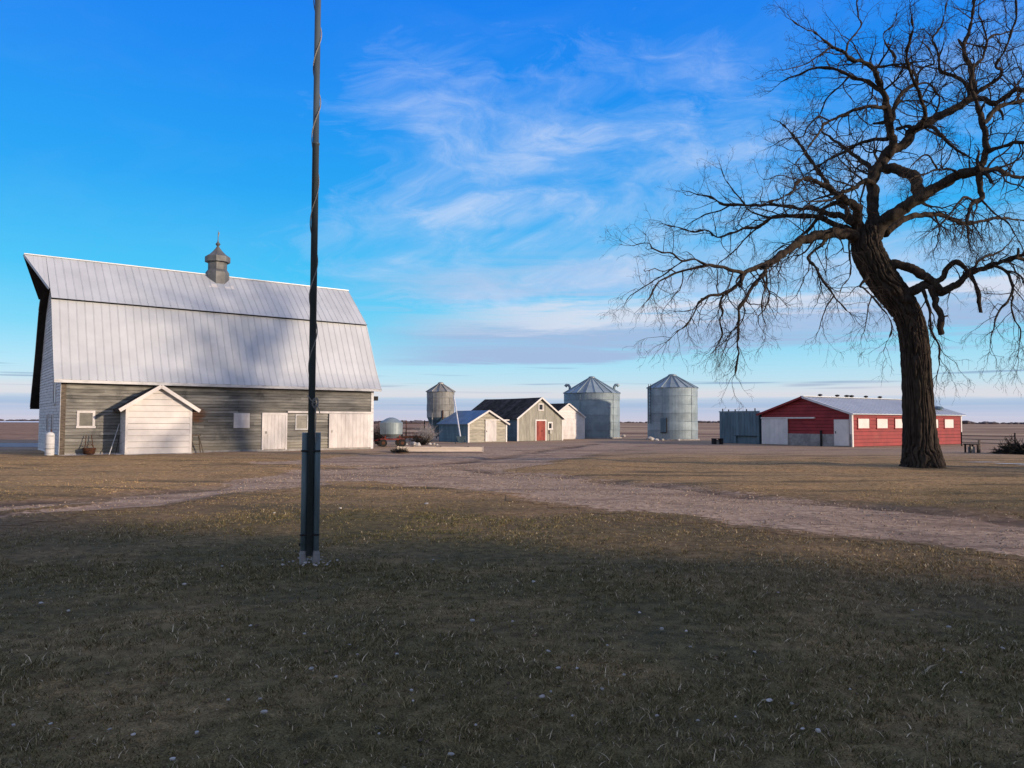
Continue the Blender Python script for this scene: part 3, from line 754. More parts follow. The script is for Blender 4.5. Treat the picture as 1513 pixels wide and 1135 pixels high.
# openings of the long side
framed_window(barn, 0.64, 1.42, 1.30, 2.12, 'worn_white', 'dusty_pane', y=-0.03, fw=0.11)
w_ = part('boarded_window', 'worn_white', barn, (8.02, 8.88, -0.055, -0.01, 1.26, 2.07))
for k in range(4): part('plank', 'worn_white', w_, (8.04, 8.86, -0.072 - 0.004 * (k % 2), -0.055, 1.28 + k * 0.196, 1.465 + k * 0.196))
d_ = plank_door(barn, 9.66, 10.86, 0.10, 1.98, 'worn_white', 6)
part('door_frame', 'worn_white', barn, (9.55, 9.655, -0.085, -0.01, 0.06, 2.10), (10.865, 10.97, -0.085, -0.01, 0.06, 2.10), (9.655, 10.865, -0.083, -0.01, 1.985, 2.10))
part('door_rail', 'worn_white', barn, (10.985, BL - 0.06, -0.11, -0.012, 2.10, 2.21))
framed_window(barn, 11.45, 12.18, 1.18, 2.02, 'barn_white', 'dusty_pane', y=-0.03, fw=0.05)
plank_door(barn, 13.50, BL - 0.13, 0.10, 2.08, 'worn_white', 11, y=-0.075, name='sliding_door')
part('door_post', 'worn_white', barn, (13.44, 13.80, -0.112, -0.095, 0.10, 2.085))
# small openings on the left gable
for s0, s1, z0, z1 in ((1.9, 2.7, 2.45, 3.75), (2.6, 3.3, 1.05, 2.0), (4.4, 5.1, 1.05, 2.0)):
    framed_window(barn, -s1, -s0, z0, z1, 'barn_white', 'glass', y=-0.03, fw=0.07, xform=XF((0, 0, 0), -R(90)))
fl = MB(); fl.bar((BL + 0.03, 0.3, 3.02), (BL + 0.22, 0.3, 3.02), 0.05); fl.box(BL + 0.2, BL + 0.46, 0.18, 0.42, 2.9, 3.16); fl.build('yard_light', 'dark_iron', barn)
# cupola
cu = 8.3
cup = MB(); cup.lathe([(0.66, RIDGE[1] - 0.75), (0.66, RIDGE[1] + 0.22), (0.53, RIDGE[1] + 0.40), (0.53, RIDGE[1] + 0.90)], 8, cu, RIDGE[0], R(22.5))
cupola = cup.build('cupola', 'cupola_metal', barn)
rr = RIDGE[1] - 0.28
MB().lathe([(0.54, rr + 1.12), (0.71, rr + 1.12), (0.71, rr + 1.44), (0.46, rr + 1.60), (0.26, rr + 1.80), (0.11, rr + 2.0), (0.05, rr + 2.10)], 8, cu, RIDGE[0], R(22.5)).build('cupola_roof', 'cupola_metal', cupola)
MB().lathe([(0.03, rr + 2.05), (0.08, rr + 2.12), (0.14, rr + 2.20), (0.10, rr + 2.28), (0.05, rr + 2.33), (0.026, rr + 2.46), (0.014, rr + 2.98), (0.001, rr + 3.05)], 12, cu, RIDGE[0]).build('finial', 'cupola_metal', cupola)
MB().bar((cu, RIDGE[0], rr + 2.68), (cu + 0.05, RIDGE[0] - 0.02, rr + 2.92), 0.05, 0.05).build('weather_rod', 'cupola_metal', cupola)
MB().add([(cu - .72, RIDGE[0] - 0.68, RIDGE[1] - 0.56), (cu + .72, RIDGE[0] - 0.68, RIDGE[1] - 0.56), (cu + .72, RIDGE[0] - 0.95, RIDGE[1] - 0.80), (cu - .72, RIDGE[0] - 0.95, RIDGE[1] - 0.80)], [(0, 3, 2, 1)]).build('cupola_flashing', 'white_paint', cupola)

# white lean shed against the barn
SX0, SX1, SD = 2.53, 5.53, 1.35
sp = barn.matrix_basis @ Vector((SX0, -SD, 0))
wash = thing('white_shed', 'small white clapboard shed with a gabled front built against the barn', 'shed', C0 + Matrix.Rotation(TH, 3, 'Z') @ Vector((SX0, -SD, 0)), TH)
sw = SX1 - SX0; hh, ap = 2.36, 3.36
siding(wash, [(0, 0.05), (sw, 0.05), (sw, hh), (sw / 2, ap - 0.08), (0, hh)], 0.30, 'white_paint', lap=0.030, gap=0.013)
MB().prism([(0.01, 0.0), (sw - 0.01, 0.0), (sw - 0.01, hh), (sw / 2, ap - 0.08), (0.01, hh)], 0.05, SD - 0.04).build('wall', 'old_wood', wash)
for x_ in (-0.012, sw): part('side_wall', 'barn_white', wash, (x_, x_ + .012, .105, SD - .05, .03, hh - .02))
part('corner_board', 'white_paint', wash, (-0.02, 0.09, -0.03, 0.10, 0.03, hh))
part('corner_board', 'white_paint', wash, (sw - 0.09, sw + 0.02, -0.03, 0.10, 0.03, hh))
sl = math.hypot(sw / 2, ap - hh)
for sgn in (-1, 1):
    ex, ez = sw / 2 + sgn * (sw / 2 + 0.33), hh - 0.24 + 0.04
    a_, b_ = (sw / 2, ap), (ex, ez)
    rf = MB().add([(a_[0], -0.22, a_[1]), (b_[0], -0.22, b_[1]), (b_[0], SD - 0.03, b_[1]), (a_[0], SD - 0.03, a_[1]),
                   (a_[0], -0.22, a_[1] - .06), (b_[0], -0.22, b_[1] - .06), (b_[0], SD - 0.03, b_[1] - .06), (a_[0], SD - 0.03, a_[1] - .06)],
                  [(0, 1, 2, 3), (7, 6, 5, 4), (0, 4, 5, 1), (1, 5, 6, 2), (2, 6, 7, 3)]).build('roof', 'shingle_dark', wash)
    nrow = 6
    for k in range(nrow):   # shingle courses
        t0, t1 = k / nrow, (k + 1) / nrow
        P0 = (a_[0] + (b_[0] - a_[0]) * t0, a_[1] + (b_[1] - a_[1]) * t0); P1 = (a_[0] + (b_[0] - a_[0]) * t1, a_[1] + (b_[1] - a_[1]) * t1)
        MB().add([(P0[0], -0.20, P0[1] + .006), (P1[0], -0.20, P1[1] + .022), (P1[0], SD - .05, P1[1] + .022), (P0[0], SD - .05, P0[1] + .006), (P1[0], -0.20, P1[1]), (P1[0], SD - .05, P1[1])],
                 [(0, 1, 2, 3), (1, 4, 5, 2), (0, 4, 1)]).build('shingle_course', 'shingle_dark', rf)
    MB().bar((a_[0], -0.25, a_[1] - 0.03), (b_[0], -0.25, b_[1] - 0.03), 0.05, 0.17).build('fascia', 'white_paint', wash)
part('sill', 'concrete', wash, (-0.05, sw + 0.05, -0.06, 0.05, -0.05, 0.05))

def barn_pt(x, y, z=0.0): return C0 + Matrix.Rotation(TH, 3, 'Z') @ Vector((x, y, z))
# things leaning on and standing along the barn wall
t = thing('water_tank', 'upright white enamel tank with rounded top at the barn corner', 'tank', barn_pt(-0.42, 0.12), TH)
MB().lathe([(0.0, 0.0), (0.19, 0.0), (0.20, 0.05), (0.20, 0.93), (0.18, 1.02), (0.12, 1.08), (0.0, 1.11)], 20).build('shell', 'barn_white', t, smooth=True)
MB().lathe([(0.202, 0.30), (0.210, 0.31), (0.210, 0.33), (0.202, 0.34)], 20).build('band', 'weathered_galv', t, smooth=True)
MB().tube([(0.05, 0, 1.12), (0.05, 0, 1.22)], 0.03, 8).build('pipe_stub', 'rust', t)
t = thing('wheelbarrow', 'rusty wheelbarrow tipped on its nose against the barn under the window', 'wheelbarrow', barn_pt(1.15, -0.42), TH)
tray = MB(); tray.lathe([(0.02, 0.02), (0.18, 0.02), (0.25, 0.08), (0.29, 0.30), (0.31, 0.34), (0.28, 0.30), (0.22, 0.10), (0.02, 0.06)], 18); tray.build('tray', 'rust', t, smooth=True)
for sx in (-1, 1):
    MB().tube([(sx * 0.22, -0.02, 0.12), (sx * 0.15, 0.10, 0.55), (sx * 0.11, 0.24, 0.95)], 0.018, 6).build('handle', 'rust', t)
    MB().tube([(sx * 0.20, -0.12, 0.28), (sx * 0.02, -0.14, 0.60)], 0.012, 5).build('leg', 'rust', t)
MB().tube([(-0.18, 0.07, 0.48), (0.18, 0.07, 0.48)], 0.014, 6).build('brace', 'rust', t)
def leaning(name, label, a, b, r, mat):
    a, b = Vector(a), Vector(b)
    m = MB().tube([Vector((0, 0, 0)), (b - a) * 0.5 + Vector((0, 0, -0.02)), b - a], [r, r * 0.95, r * 0.85], 7)
    return tag(m.build(name, mat, loc=a), label, 'pole')
leaning('leaning_pole', 'pale wooden pole leaning in the shade beside the white shed', barn_pt(1.95, -0.75, 0.0), barn_pt(2.47, -0.15, 1.50), 0.022, 'barn_white')
leaning('leaning_pole', 'dark iron bar leaning next to the pale pole by the white shed', barn_pt(2.18, -0.95, 0.0), barn_pt(2.48, -0.25, 0.95), 0.018, 'dark_iron')
t = thing('sawhorse', 'dark wooden sawhorse standing right of the white shed', 'sawhorse', barn_pt(5.98, -0.55), TH)
MB().box(-0.30, 0.22, -0.05, 0.05, 0.86, 0.95).build('beam', 'old_wood', t)
for sx in (-1, 1):
    for sy in (-1, 1): MB().bar((sx * 0.16 - 0.03, sy * 0.03, 0.90), (sx * 0.30, sy * 0.26, 0.0), 0.05, 0.04).build('leg', 'old_wood', t)
MB().bar((-0.22, 0.17, 0.42), (0.22, 0.17, 0.42), 0.04).build('brace', 'old_wood', t)

# ---------------------------------------------------------------- flag mast on the lawn
mp = ground(457, 831)
mast = thing('flag_mast', 'tall dark steel mast standing between two blue-grey pipes on the lawn', 'mast', mp, R(8))
def mast_pipe(name, x, y, r, z0, z1, mat, n=2, sides=16): return MB().tube([(x, y, z0 + (z1 - z0) * i / n) for i in range(n + 1)], r, sides).build(name, mat, mast, smooth=False)
for x in (-0.072, 0.072):
    p_ = MB().lathe([(0.0, 0.0), (0.036, 0.0), (0.036, 1.50), (0.034, 1.515), (0.0, 1.515)], 28, x, 0.018).build('post', 'mast_paint', mast, smooth=True)
    MB().lathe([(0.045, -0.05), (0.045, 0.10), (0.037, 0.135)], 20, x, 0.018).build('footing', 'concrete', p_)
MB().lathe([(0.0, 0.08), (0.0400, 0.08), (0.0400, 4.96), (0.046, 4.965), (0.046, 4.985), (0.0365, 4.99), (0.0355, 9.2), (0.0, 9.2)], 28).build('pole', 'mast_steel', mast, smooth=True)
MB().lathe([(0.0, 9.2), (0.045, 9.22), (0.06, 9.27), (0.045, 9.32), (0.0, 9.34)], 16).build('ball', 'galvanised', mast, smooth=True)
for z in (0.32, 1.30): MB().bar((-0.112, -0.02, z), (0.112, -0.02, z), 0.018, 0.018).build('bolt', 'dark_iron', mast)
MB().box(-0.118, -0.100, -0.055, -0.03, 0.20, 0.23).build('bolt_head', 'dark_iron', mast)
# the halyard winds round the pole down to a knot
rp = []
zt = 1.75
for i in range(420):
    z = zt + (9.0 - zt) * i / 419
    tz = (z - zt) / 0.78
    a_ = 2 * math.pi * tz * 0.85 + 0.4 * math.sin(z * 2.1)
    r_ = 0.046 + 0.004 * math.sin(z * 5)
    rp.append((r_ * math.cos(a_), r_ * math.sin(a_), z))
MB().tube(rp, 0.0065, 6).build('halyard', 'rope', mast)
kn = MB(); r3 = random.Random(5)
for j in range(6):
    pts = []; ph = r3.uniform(0, 6.28); tl = r3.uniform(-0.5, 0.5)
    for i in range(15):
        a_ = 2 * math.pi * i / 14 + ph
        pts.append((0.045 + 0.032 * math.cos(a_) + r3.uniform(-.006, .006), -0.045 + 0.012 * math.sin(a_ * 2) + tl * 0.02, 1.86 + 0.055 * math.sin(a_ + tl) + r3.uniform(-.008, .008)))
    kn.tube(pts, 0.0065, 5)
kn.tube([(0.045, -0.045, 1.83), (0.055, -0.05, 1.70), (0.05, -0.05, 1.52), (0.058, -0.05, 1.40)], 0.006, 5)
kn.tube([(0.045, -0.045, 1.84), (0.085, -0.055, 1.80), (0.10, -0.05, 1.74)], 0.006, 5)
kn.tube([(-0.045, -0.03, 1.95), (0.0, -0.05, 1.89), (0.04, -0.045, 1.86)], 0.007, 5)
kn.build('rope_knot', 'rope', mast)

# ---------------------------------------------------------------- small gabled outbuildings
def gabled(name, label, cat, corner, rz, w, d, eave, apex, front_mat, side_mat, roof_mat, trim, expo=0.3, vertical=False, ov=0.18, roof_cols=8, sag=0.0):
    """front gable on y = 0 facing -y, ridge along y"""
    t = thing(name, label, cat, corner, rz)
    out = [(0, 0), (w, 0), (w, eave), (w / 2, apex), (0, eave)]
    if vertical:
        n = round(w / 0.35)
        for i in range(n):
            a, b = w * i / n, w * (i + 1) / n
            top = lambda x: eave + (apex - eave) * (1 - abs(x - w / 2) / (w / 2))
            poly = [(a + .004, 0.02), (b - .004, 0.02), (b - .004, top(b) - .02)] + ([(w / 2, apex - .02)] if a < w / 2 < b else []) + [(a + .004, top(a) - .02)]
            MB().prism(poly, -0.022 - 0.006 * (i % 2), -0.002).build('siding_board', front_mat, t)
    else:
        siding(t, [(0, 0.02), (w, 0.02), (w, eave), (w / 2, apex - 0.03), (0, eave)], expo, front_mat, lap=0.02)
    MB().prism(out, 0.02, d).build('wall', side_mat, t)
    # visible left side: lapped courses
    siding(t, [(-d + 0.0, 0.02), (-0.03, 0.02), (-0.03, eave - 0.02), (-d, eave - 0.02)], expo, side_mat, xform=XF((0, 0, 0), -R(90)))
    nx = roof_cols
    k = (apex - eave) / (w / 2)
    for sgn in (-1, 1):
        xe = w / 2 + sgn * (w / 2 + ov); ze = eave - k * ov + 0.05
        for i in range(nx):
            y0 = -ov + (d + 2 * ov) * i / nx; y1 = -ov + (d + 2 * ov) * (i + 1) / nx
            dz0 = -sag * math.sin(math.pi * i / nx) ; dz1 = -sag * math.sin(math.pi * (i + 1) / nx)
            L = rnd.uniform(0, 0.006)
            A = [(w / 2, y0, apex + .05 + dz0), (w / 2, y1 - .006, apex + .05 + dz1), (xe, y1 - .006, ze), (xe, y0, ze)]
            MB().add([(p[0], p[1], p[2] + L) for p in A] + [(p[0], p[1], p[2] - .045) for p in A],
                     [(0, 1, 2, 3), (7, 6, 5, 4), (3, 2, 6, 7), (0, 3, 7, 4), (2, 1, 5, 6)]).build('roof_panel', roof_mat, t)
        MB().bar((w / 2, -ov - .03, apex + .01), (xe, -ov - .03, ze - .04), 0.045, 0.13).build('fascia', trim, t)
    for x0, x1 in ((-.03, .10), (w - .10, w + .03)):
        part('corner_board', trim, t, (x0, x1, -0.045, 0.05, 0.0, eave))
    return t

AO = R(38)
g_ = Vector((math.cos(AO), math.sin(AO), 0)); b_ = Vector((-math.sin(AO), math.cos(AO), 0))
def on_bearing(px, Y): return Vector(((px - 756.5) / F_PX * Y, Y, 0))
c1 = on_bearing(692, 60.5)
shed = gabled('hog_shed', 'low tan gabled shed with a pale sliding door and blue-grey roof', 'shed', c1, AO, 3.8, 4.2, 1.50, 2.50, 'shed_siding', 'steel_panel', 'blue_roof', 'white_paint', expo=0.25, roof_cols=7)
plank_door(shed, 1.62, 2.72, 0.05, 1.72, 'worn_white', 6, y=-0.07, name='sliding_door')
part('door_track', 'white_paint', shed, (1.60, 4.0, -0.115, -0.03, 1.73, 1.82))
c2 = on_bearing(764.5, 65.0)
shop = gabled('workshop', 'grey-green gabled workshop with red double door and sagging dark shingle roof', 'workshop', c2, AO, 5.1, 8.0, 1.98, 3.70, 'shop_siding', 'steel_panel', 'shingle_dark', 'white_paint', vertical=True, roof_cols=14, sag=0.03, ov=0.2)
part('door_frame', 'white_paint', shop, (1.93, 2.04, -0.075, -0.02, 0.0, 1.83), (3.06, 3.17, -0.075, -0.02, 0.0, 1.83), (2.04, 3.06, -0.074, -0.02, 1.72, 1.83))
for x0 in (2.045, 2.555): plank_door(shop, x0, x0 + 0.505, 0.03, 1.71, 'red_door', 3, y=-0.045, handle=x0 > 2.3)
framed_window(shop, 2.28, 2.84, 2.62, 3.22, 'white_paint', 'glass', y=-0.03, fw=0.09)
framed_window(shop, 3.34, 3.90, 0.98, 1.64, 'white_paint', 'glass', y=-0.03, fw=0.12)
part('meter_box', 'weathered_galv', shop, (3.50, 3.76, -0.16, -0.03, 0.62, 0.92)); part('meter_pipe', 'weathered_galv', shop, (3.60, 3.66, -0.09, -0.03, 0.0, 0.62))
c3 = on_bearing(815, 71.5)
gar = gabled('white_garage', 'white gabled garage with a pale overhead door behind the workshop', 'garage', c3, AO, 4.15, 6.0, 2.10, 3.35, 'white_paint', 'white_paint', 'shingle_dark', 'white_paint', expo=0.28, roof_cols=10, ov=0.1)
dg = part('overhead_door', 'worn_white', gar, (0.75, 3.05, -0.06, -0.03, 0.03, 1.92))
for k in range(5): part('door_panel', 'worn_white', dg, (0.77, 3.03, -0.085, -0.06, 0.05 + k * 0.372, 0.41 + k * 0.372))

# ---------------------------------------------------------------- grain bins
def bin_wall(t, r, z0, z1, tiers, mat, sides=48):
    for k in range(tiers):
        a, b = z0 + (z1 - z0) * k / tiers, z0 + (z1 - z0) * (k + 1) / tiers
        n = 16; pr = []
        for i in range(n + 1):
            zz = a + (b - a) * i / n
            pr.append((r + 0.008 * math.cos(2 * math.pi * i / 2.0 * 0.5 * 2) + (0.010 if i == 0 else 0) + 0.020 * (k % 2), zz + (0.003 if i == 0 else -0.003 if i == n else 0)))
        m = MB(); m.lathe(pr, sides); m.build('wall_ring', mat, t, smooth=False)
    for k in range(5):
        a = 2 * math.pi * (k + 0.2) / 5
        MB().bar((r * 1.012 * math.cos(a), r * 1.012 * math.sin(a), z0), (r * 1.012 * math.cos(a), r * 1.012 * math.sin(a), z1), 0.035, 0.02).build('stiffener', mat, t)
def bin_roof(t, r, z1, zp, rcap, n, mat):
    me = None
    for k in range(n):
        if me is None:
            h = math.pi / n; m = MB()
            R0 = r + 0.12; zb = z1 - 0.03
            m.add([(R0 * math.cos(-h), R0 * math.sin(-h), zb), (R0 * math.cos(h), R0 * math.sin(h), zb), (rcap * math.cos(h), rcap * math.sin(h), zp), (rcap * math.cos(-h), rcap * math.sin(-h), zp)], [(0, 1, 2, 3)])
            m.bar((R0 * math.cos(h), R0 * math.sin(h), zb + .03), (rcap * math.cos(h), rcap * math.sin(h), zp + .03), 0.05, 0.07)
            me = m.mesh('roof_panel')
        link('roof_panel', me, mat, t, (0, 0, 0), 2 * math.pi * k / n)
    MB().lathe([(rcap + 0.06, zp - 0.02), (rcap + 0.06, zp + 0.10), (rcap * 0.8, zp + 0.17), (0.0, zp + 0.2)], 18).build('peak_cap', mat, t)
b1c = on_bearing(874.5, 79.0); R1 = 2.84
bin1 = thing('grain_bin', 'wide corrugated grain bin with two roof vents behind the white garage', 'grain bin', b1c, R(10))
bin_wall(bin1, R1, 0.1, 4.58, 6, 'galvanised'); bin_roof(bin1, R1, 4.58, 6.15, 0.28, 20, 'galvanised')
MB().lathe([(R1 + 0.18, -0.05), (R1 + 0.18, 0.12), (R1 - 0.1, 0.12)], 40).build('base_pad', 'concrete', bin1)
for aw in (180 - 12, -8):    # gooseneck vents either side of the roof
    a = R(aw) - R(10); rr_ = R1 * 0.80; z_ = 4.58 + (6.15 - 4.58) * 0.22
    dx, dy = math.cos(a), math.sin(a)
    MB().tube([(dx * rr_, dy * rr_, z_ - .1), (dx * rr_, dy * rr_, z_ + .30), (dx * (rr_ + .12), dy * (rr_ + .12), z_ + .50), (dx * (rr_ + .34), dy * (rr_ + .34), z_ + .52), (dx * (rr_ + .46), dy * (rr_ + .46), z_ + .36)],
              [0.13, 0.13, 0.14, 0.16, 0.17], 12).build('roof_vent', 'galvanised', bin1, smooth=True)
b2c = on_bearing(993.6, 71.8); R2 = 2.28
bin2 = thing('grain_bin', 'free-standing corrugated grain bin with a side ladder, left of the blue steel shed', 'grain bin', b2c, R(4))
bin_wall(bin2, R2, 0.12, 4.82, 6, 'galvanised'); bin_roof(bin2, R2, 4.82, 5.95, 0.34, 18, 'galvanised')
MB().lathe([(R2 + 0.16, -0.05), (R2 + 0.16, 0.12), (R2 - 0.1, 0.12)], 40).build('base_pad', 'concrete', bin2)
lad = MB()
la = R(197); ex, ey = math.cos(la), math.sin(la)
for s_ in (-1, 1):
    q = (ex * (R2 + .16) - ey * .19 * s_, ey * (R2 + .16) + ex * .19 * s_)
    lad.bar((*q, 1.5), (*q, 5.15), 0.045)
ladder = lad.build('ladder', 'dark_iron', bin2)
for k in range(12):
    z_ = 1.65 + k * 0.3
    MB().bar((ex * (R2 + .16) - ey * .19, ey * (R2 + .16) + ex * .19, z_), (ex * (R2 + .16) + ey * .19, ey * (R2 + .16) - ex * .19, z_), 0.03).build('rung', 'dark_iron', ladder)
da = R(234)
dr = MB().box(-0.28, 0.28, -R2 - 0.09, -R2 + 0.10, 0.75, 2.0).build('access_door', 'steel_panel', bin2, rz=da + R(90))
part('door_rim', 'dark_iron', dr, (0.285, 0.33, -R2 - 0.12, -R2 + .12, 0.72, 2.05), (-0.285, 0.285, -R2 - 0.115, -R2 + .12, 0.68, 0.745))

# hopper-bottom feed bin on legs
hb = on_bearing(651, 67.5); RH = 1.19
hop = thing('hopper_bin', 'tan hopper-bottom feed bin on legs behind the low shed', 'feed bin', hb, R(15))
bin_wall(hop, RH, 2.0, 4.25, 4, 'weathered_galv', 28); bin_roof(hop, RH, 4.25, 4.92, 0.2, 12, 'weathered_galv')
MB().lathe([(RH - .01, 2.02), (0.52, 0.62), (0.40, 0.34)], 28).build('hopper', 'steel_panel', hop)
for k in range(4):
    a = R(45 + 90 * k); MB().bar((RH * 1.0 * math.cos(a), RH * 1.0 * math.sin(a), 2.4), (RH * 1.05 * math.cos(a), RH * 1.05 * math.sin(a), 0.0), 0.09).build('leg', 'weathered_galv', hop)
MB().tube([(-0.0, -RH - .06, 2.6), (0.0, -RH - .06, 0.3)], 0.05, 8).build('fill_pipe', 'rust', hop)

# pale auger tube leaning up beside the low shed
A0, A1 = on_bearing(681.5, 57.0), at(670.5, 585, 62.0)
t = thing('grain_auger', 'thin pale auger tube slanting up in front of the low shed', 'auger', A0)
MB().tube([(0, 0, 0.25), (A1 - A0)], 0.055, 8).build('tube', 'barn_white', t)
hp_ = MB(); hp_.add([(-.35, -.25, .55), (.35, -.25, .55), (.35, .25, .55), (-.35, .25, .55), (-.14, -.1, .08), (.14, -.1, .08), (.14, .1, .08), (-.14, .1, .08)],
                    [(0, 4, 5, 1), (1, 5, 6, 2), (2, 6, 7, 3), (3, 7, 4, 0), (4, 7, 6, 5)]); hp_.build('intake_hopper', 'steel_panel', t)
for s_ in (-1, 1): MB().bar((s_ * .28, 0.1, 0.5), (s_ * .42, 0.15, 0.0), 0.05).build('leg', 'steel_panel', t)

# ---------------------------------------------------------------- red barn and the steel shed next to it
RT = R(33.7); rc = on_bearing(1258, 52.0); RLn, RW = 14.5, 7.35; RE, RA = 2.30, 3.46
red = thing('red_barn', 'long low red barn with white doors, white windows and a pale metal roof', 'barn', rc, RT)
siding(red, [(0, 0.03), (RLn, 0.03), (RLn, RE), (0, RE)], 0.26, 'red_paint', joints=5.5, lap=0.026, gap=0.022)
XL = XF((0, 0, 0), -R(90))
siding(red, [(-RW, 0.85), (0, 0.85), (0, RE), (-RW / 2, RA - .04), (-RW, RE)], 0.24, 'red_paint', joints=4.0, lap=0.026, xform=XL, gap=0.022)
part('foundation_wall', 'concrete', red, (-0.03, 0.03, 0.02, RW - 0.02, -0.05, 0.85))
MB().prism([(0, 0), (RW, 0), (RW, RE), (RW / 2, RA), (0, RE)], -RLn + 0.02, -0.035).build('wall_core', 'dark_gap', red).matrix_local = XF((0, 0, 0), R(90))
nR = 30
for sgn in (-1, 1):
    ye, ze = RW / 2 + sgn * (RW / 2 + 0.28), RE - 0.09 + 0.04
    w = (RLn + 0.5) / nR
    m = MB(); A = [(0.003, RW / 2, RA + .05), (w - .003, RW / 2, RA + .05), (w - .003, ye, ze), (0.003, ye, ze)]
    m.add(A + [(p[0], p[1], p[2] - .04) for p in A], [(0, 1, 2, 3), (7, 6, 5, 4), (3, 2, 6, 7), (0, 3, 7, 4), (2, 1, 5, 6)])
    m.bar((w - .02, RW / 2, RA + .06), (w - .02, ye, ze + .01), 0.03, 0.04)
    me = m.mesh('roof_sheet')
    for i in range(nR): link('roof_sheet', me, 'metal_roof', red, (-0.25 + i * w, 0, 0))
    MB().bar((-0.27, RW / 2, RA + .0), (-0.27, ye, ze - .05), 0.04, 0.14).build('rake_trim', 'red_paint' if sgn > 0 else 'barn_white', red)
part('ridge_cap', 'metal_roof', red, (-0.25, RLn + 0.25, RW / 2 - .14, RW / 2 + .14, RA + 0.05, RA + 0.09))
part('eave_trim', 'white_paint', red, (-0.02, RLn + .02, -0.06, -0.025, RE - 0.14, RE - 0.02))
for x0 in (-0.03, RLn - 0.10): part('corner_board', 'white_paint', red, (x0, x0 + 0.15, -0.052, 0.05, 0.0, RE - .14))
part('corner_board', 'white_paint', red, (-0.052, -0.02, -0.05, 0.14, 0.86, RE - .1))
for i in range(6):
    x0 = 0.62 + i * 2.26
    framed_window(red, x0, x0 + 1.45, 1.22, 1.98, 'red_paint', 'white_paint', y=-0.03, fw=0.06)
for x_, r_ in ((1.9, .14), (4.0, .14), (5.2, .16), (5.8, .16), (7.7, .13), (9.6, .14)):
    MB().lathe([(r_ * .7, RA - .02), (r_ * .7, RA + .14), (r_ * 1.3, RA + .16), (r_ * 1.1, RA + .24), (0, RA + .28)], 10, x_, RW / 2).build('ridge_vent', 'dark_iron', red)
MB().lathe([(.26, RE + .1), (.26, RE + .42), (.42, RE + .44), (.36, RE + .56), (.15, RE + .64), (0, RE + .65)], 14, 13.3, 1.1).build('roof_vent', 'steel_panel', red)
# gable doors (left end, local depth axis)
d = MB().box(-RW + 0.05, -RW + 2.35, -0.10, -0.06, 0.02, 1.92).build('sliding_door', 'white_paint', red); d.matrix_local = XL
for k in range(6): part('door_panel', 'white_paint', d, (-RW + 0.06 + k * .382, -RW + 0.435 + k * .382, -0.125, -0.10, 0.04, 1.90))
part('door_track', 'white_paint', red, (-RW + 0.02, -RW + 4.6, -0.16, -0.05, 1.93, 2.03)).matrix_local = XL
d = MB().box(-1.28, -0.16, -0.09, -0.06, 0.06, 1.86).build('side_door', 'white_paint', red); d.matrix_local = XL
part('door_panel', 'white_paint', d, (-1.22, -0.22, -0.105, -0.09, 0.12, 1.80)); part('handle', 'dark_iron', d, (-1.16, -1.12, -0.14, -0.105, 0.9, 1.05))
part('downpipe', 'dark_iron', red, (-2.35, -2.24, -0.12, -0.03, 0.0, 1.1)).matrix_local = XL

lc = Vector((rc.x, rc.y, 0)) + Vector((-math.sin(RT), math.cos(RT), 0)) * (RW + 0.25)
ss = thing('steel_shed', 'flat-topped blue-grey corrugated steel shed beside the red barn', 'shed', lc, RT - R(90))
SWd = 3.85
part('wall_core', 'steel_panel', ss, (-SWd, 0, 0.12, 2.4, 0.0, 2.42))
n_ = 14
for i in range(n_):
    x0 = -SWd + SWd * i / n_; x1 = -SWd + SWd * (i + 1) / n_
    lowz = 0.62 if x0 > -2.35 and x1 < -0.1 else 0.02
    prf = [(x0 + .002, 0.0), (x0 + .06, -.035), (x1 - .06, -.035), (x1 - .002, 0.0), (x1 - .002, .03), (x0 + .002, .03)]
    k = len(prf)
    MB().add([(a, b, lowz) for a, b in prf] + [(a, b, 2.44) for a, b in prf], [tuple(range(k)), tuple(range(2 * k - 1, k - 1, -1))] + [(i2, (i2 + 1) % k, (i2 + 1) % k + k, i2 + k) for i2 in range(k)]).build('wall_sheet', 'steel_panel', ss)
part('top_rail', 'steel_panel', ss, (-SWd - .03, .03, -.05, .06, 2.445, 2.52))
for x_ in (-3.6, -3.0, -2.35, -1.25, -0.45): part('post', 'dark_iron', ss, (x_ - .035, x_ + .035, .065, .13, 2.40, 2.72 if x_ in (-0.45, -3.6) else 2.66))
part('ledge', 'dark_iron', ss, (-2.36, -0.1, -.06, 0.10, 0.585, 0.615))
bx = ground(1060, 656.5)
t = thing('black_crate', 'small black open box on the ground beside the blue steel shed', 'box', bx, R(10))
for x0, x1 in ((-.38, -.16), (.16, .38)): part('side', 'black_rubber', t, (x0, x1, -.2, .2, 0, .40))
part('back', 'weathered_galv', t, (-.155, .155, .0, .18, 0, .34)); part('lid', 'black_rubber', t, (-.40, .40, -.21, .21, .405, .44))

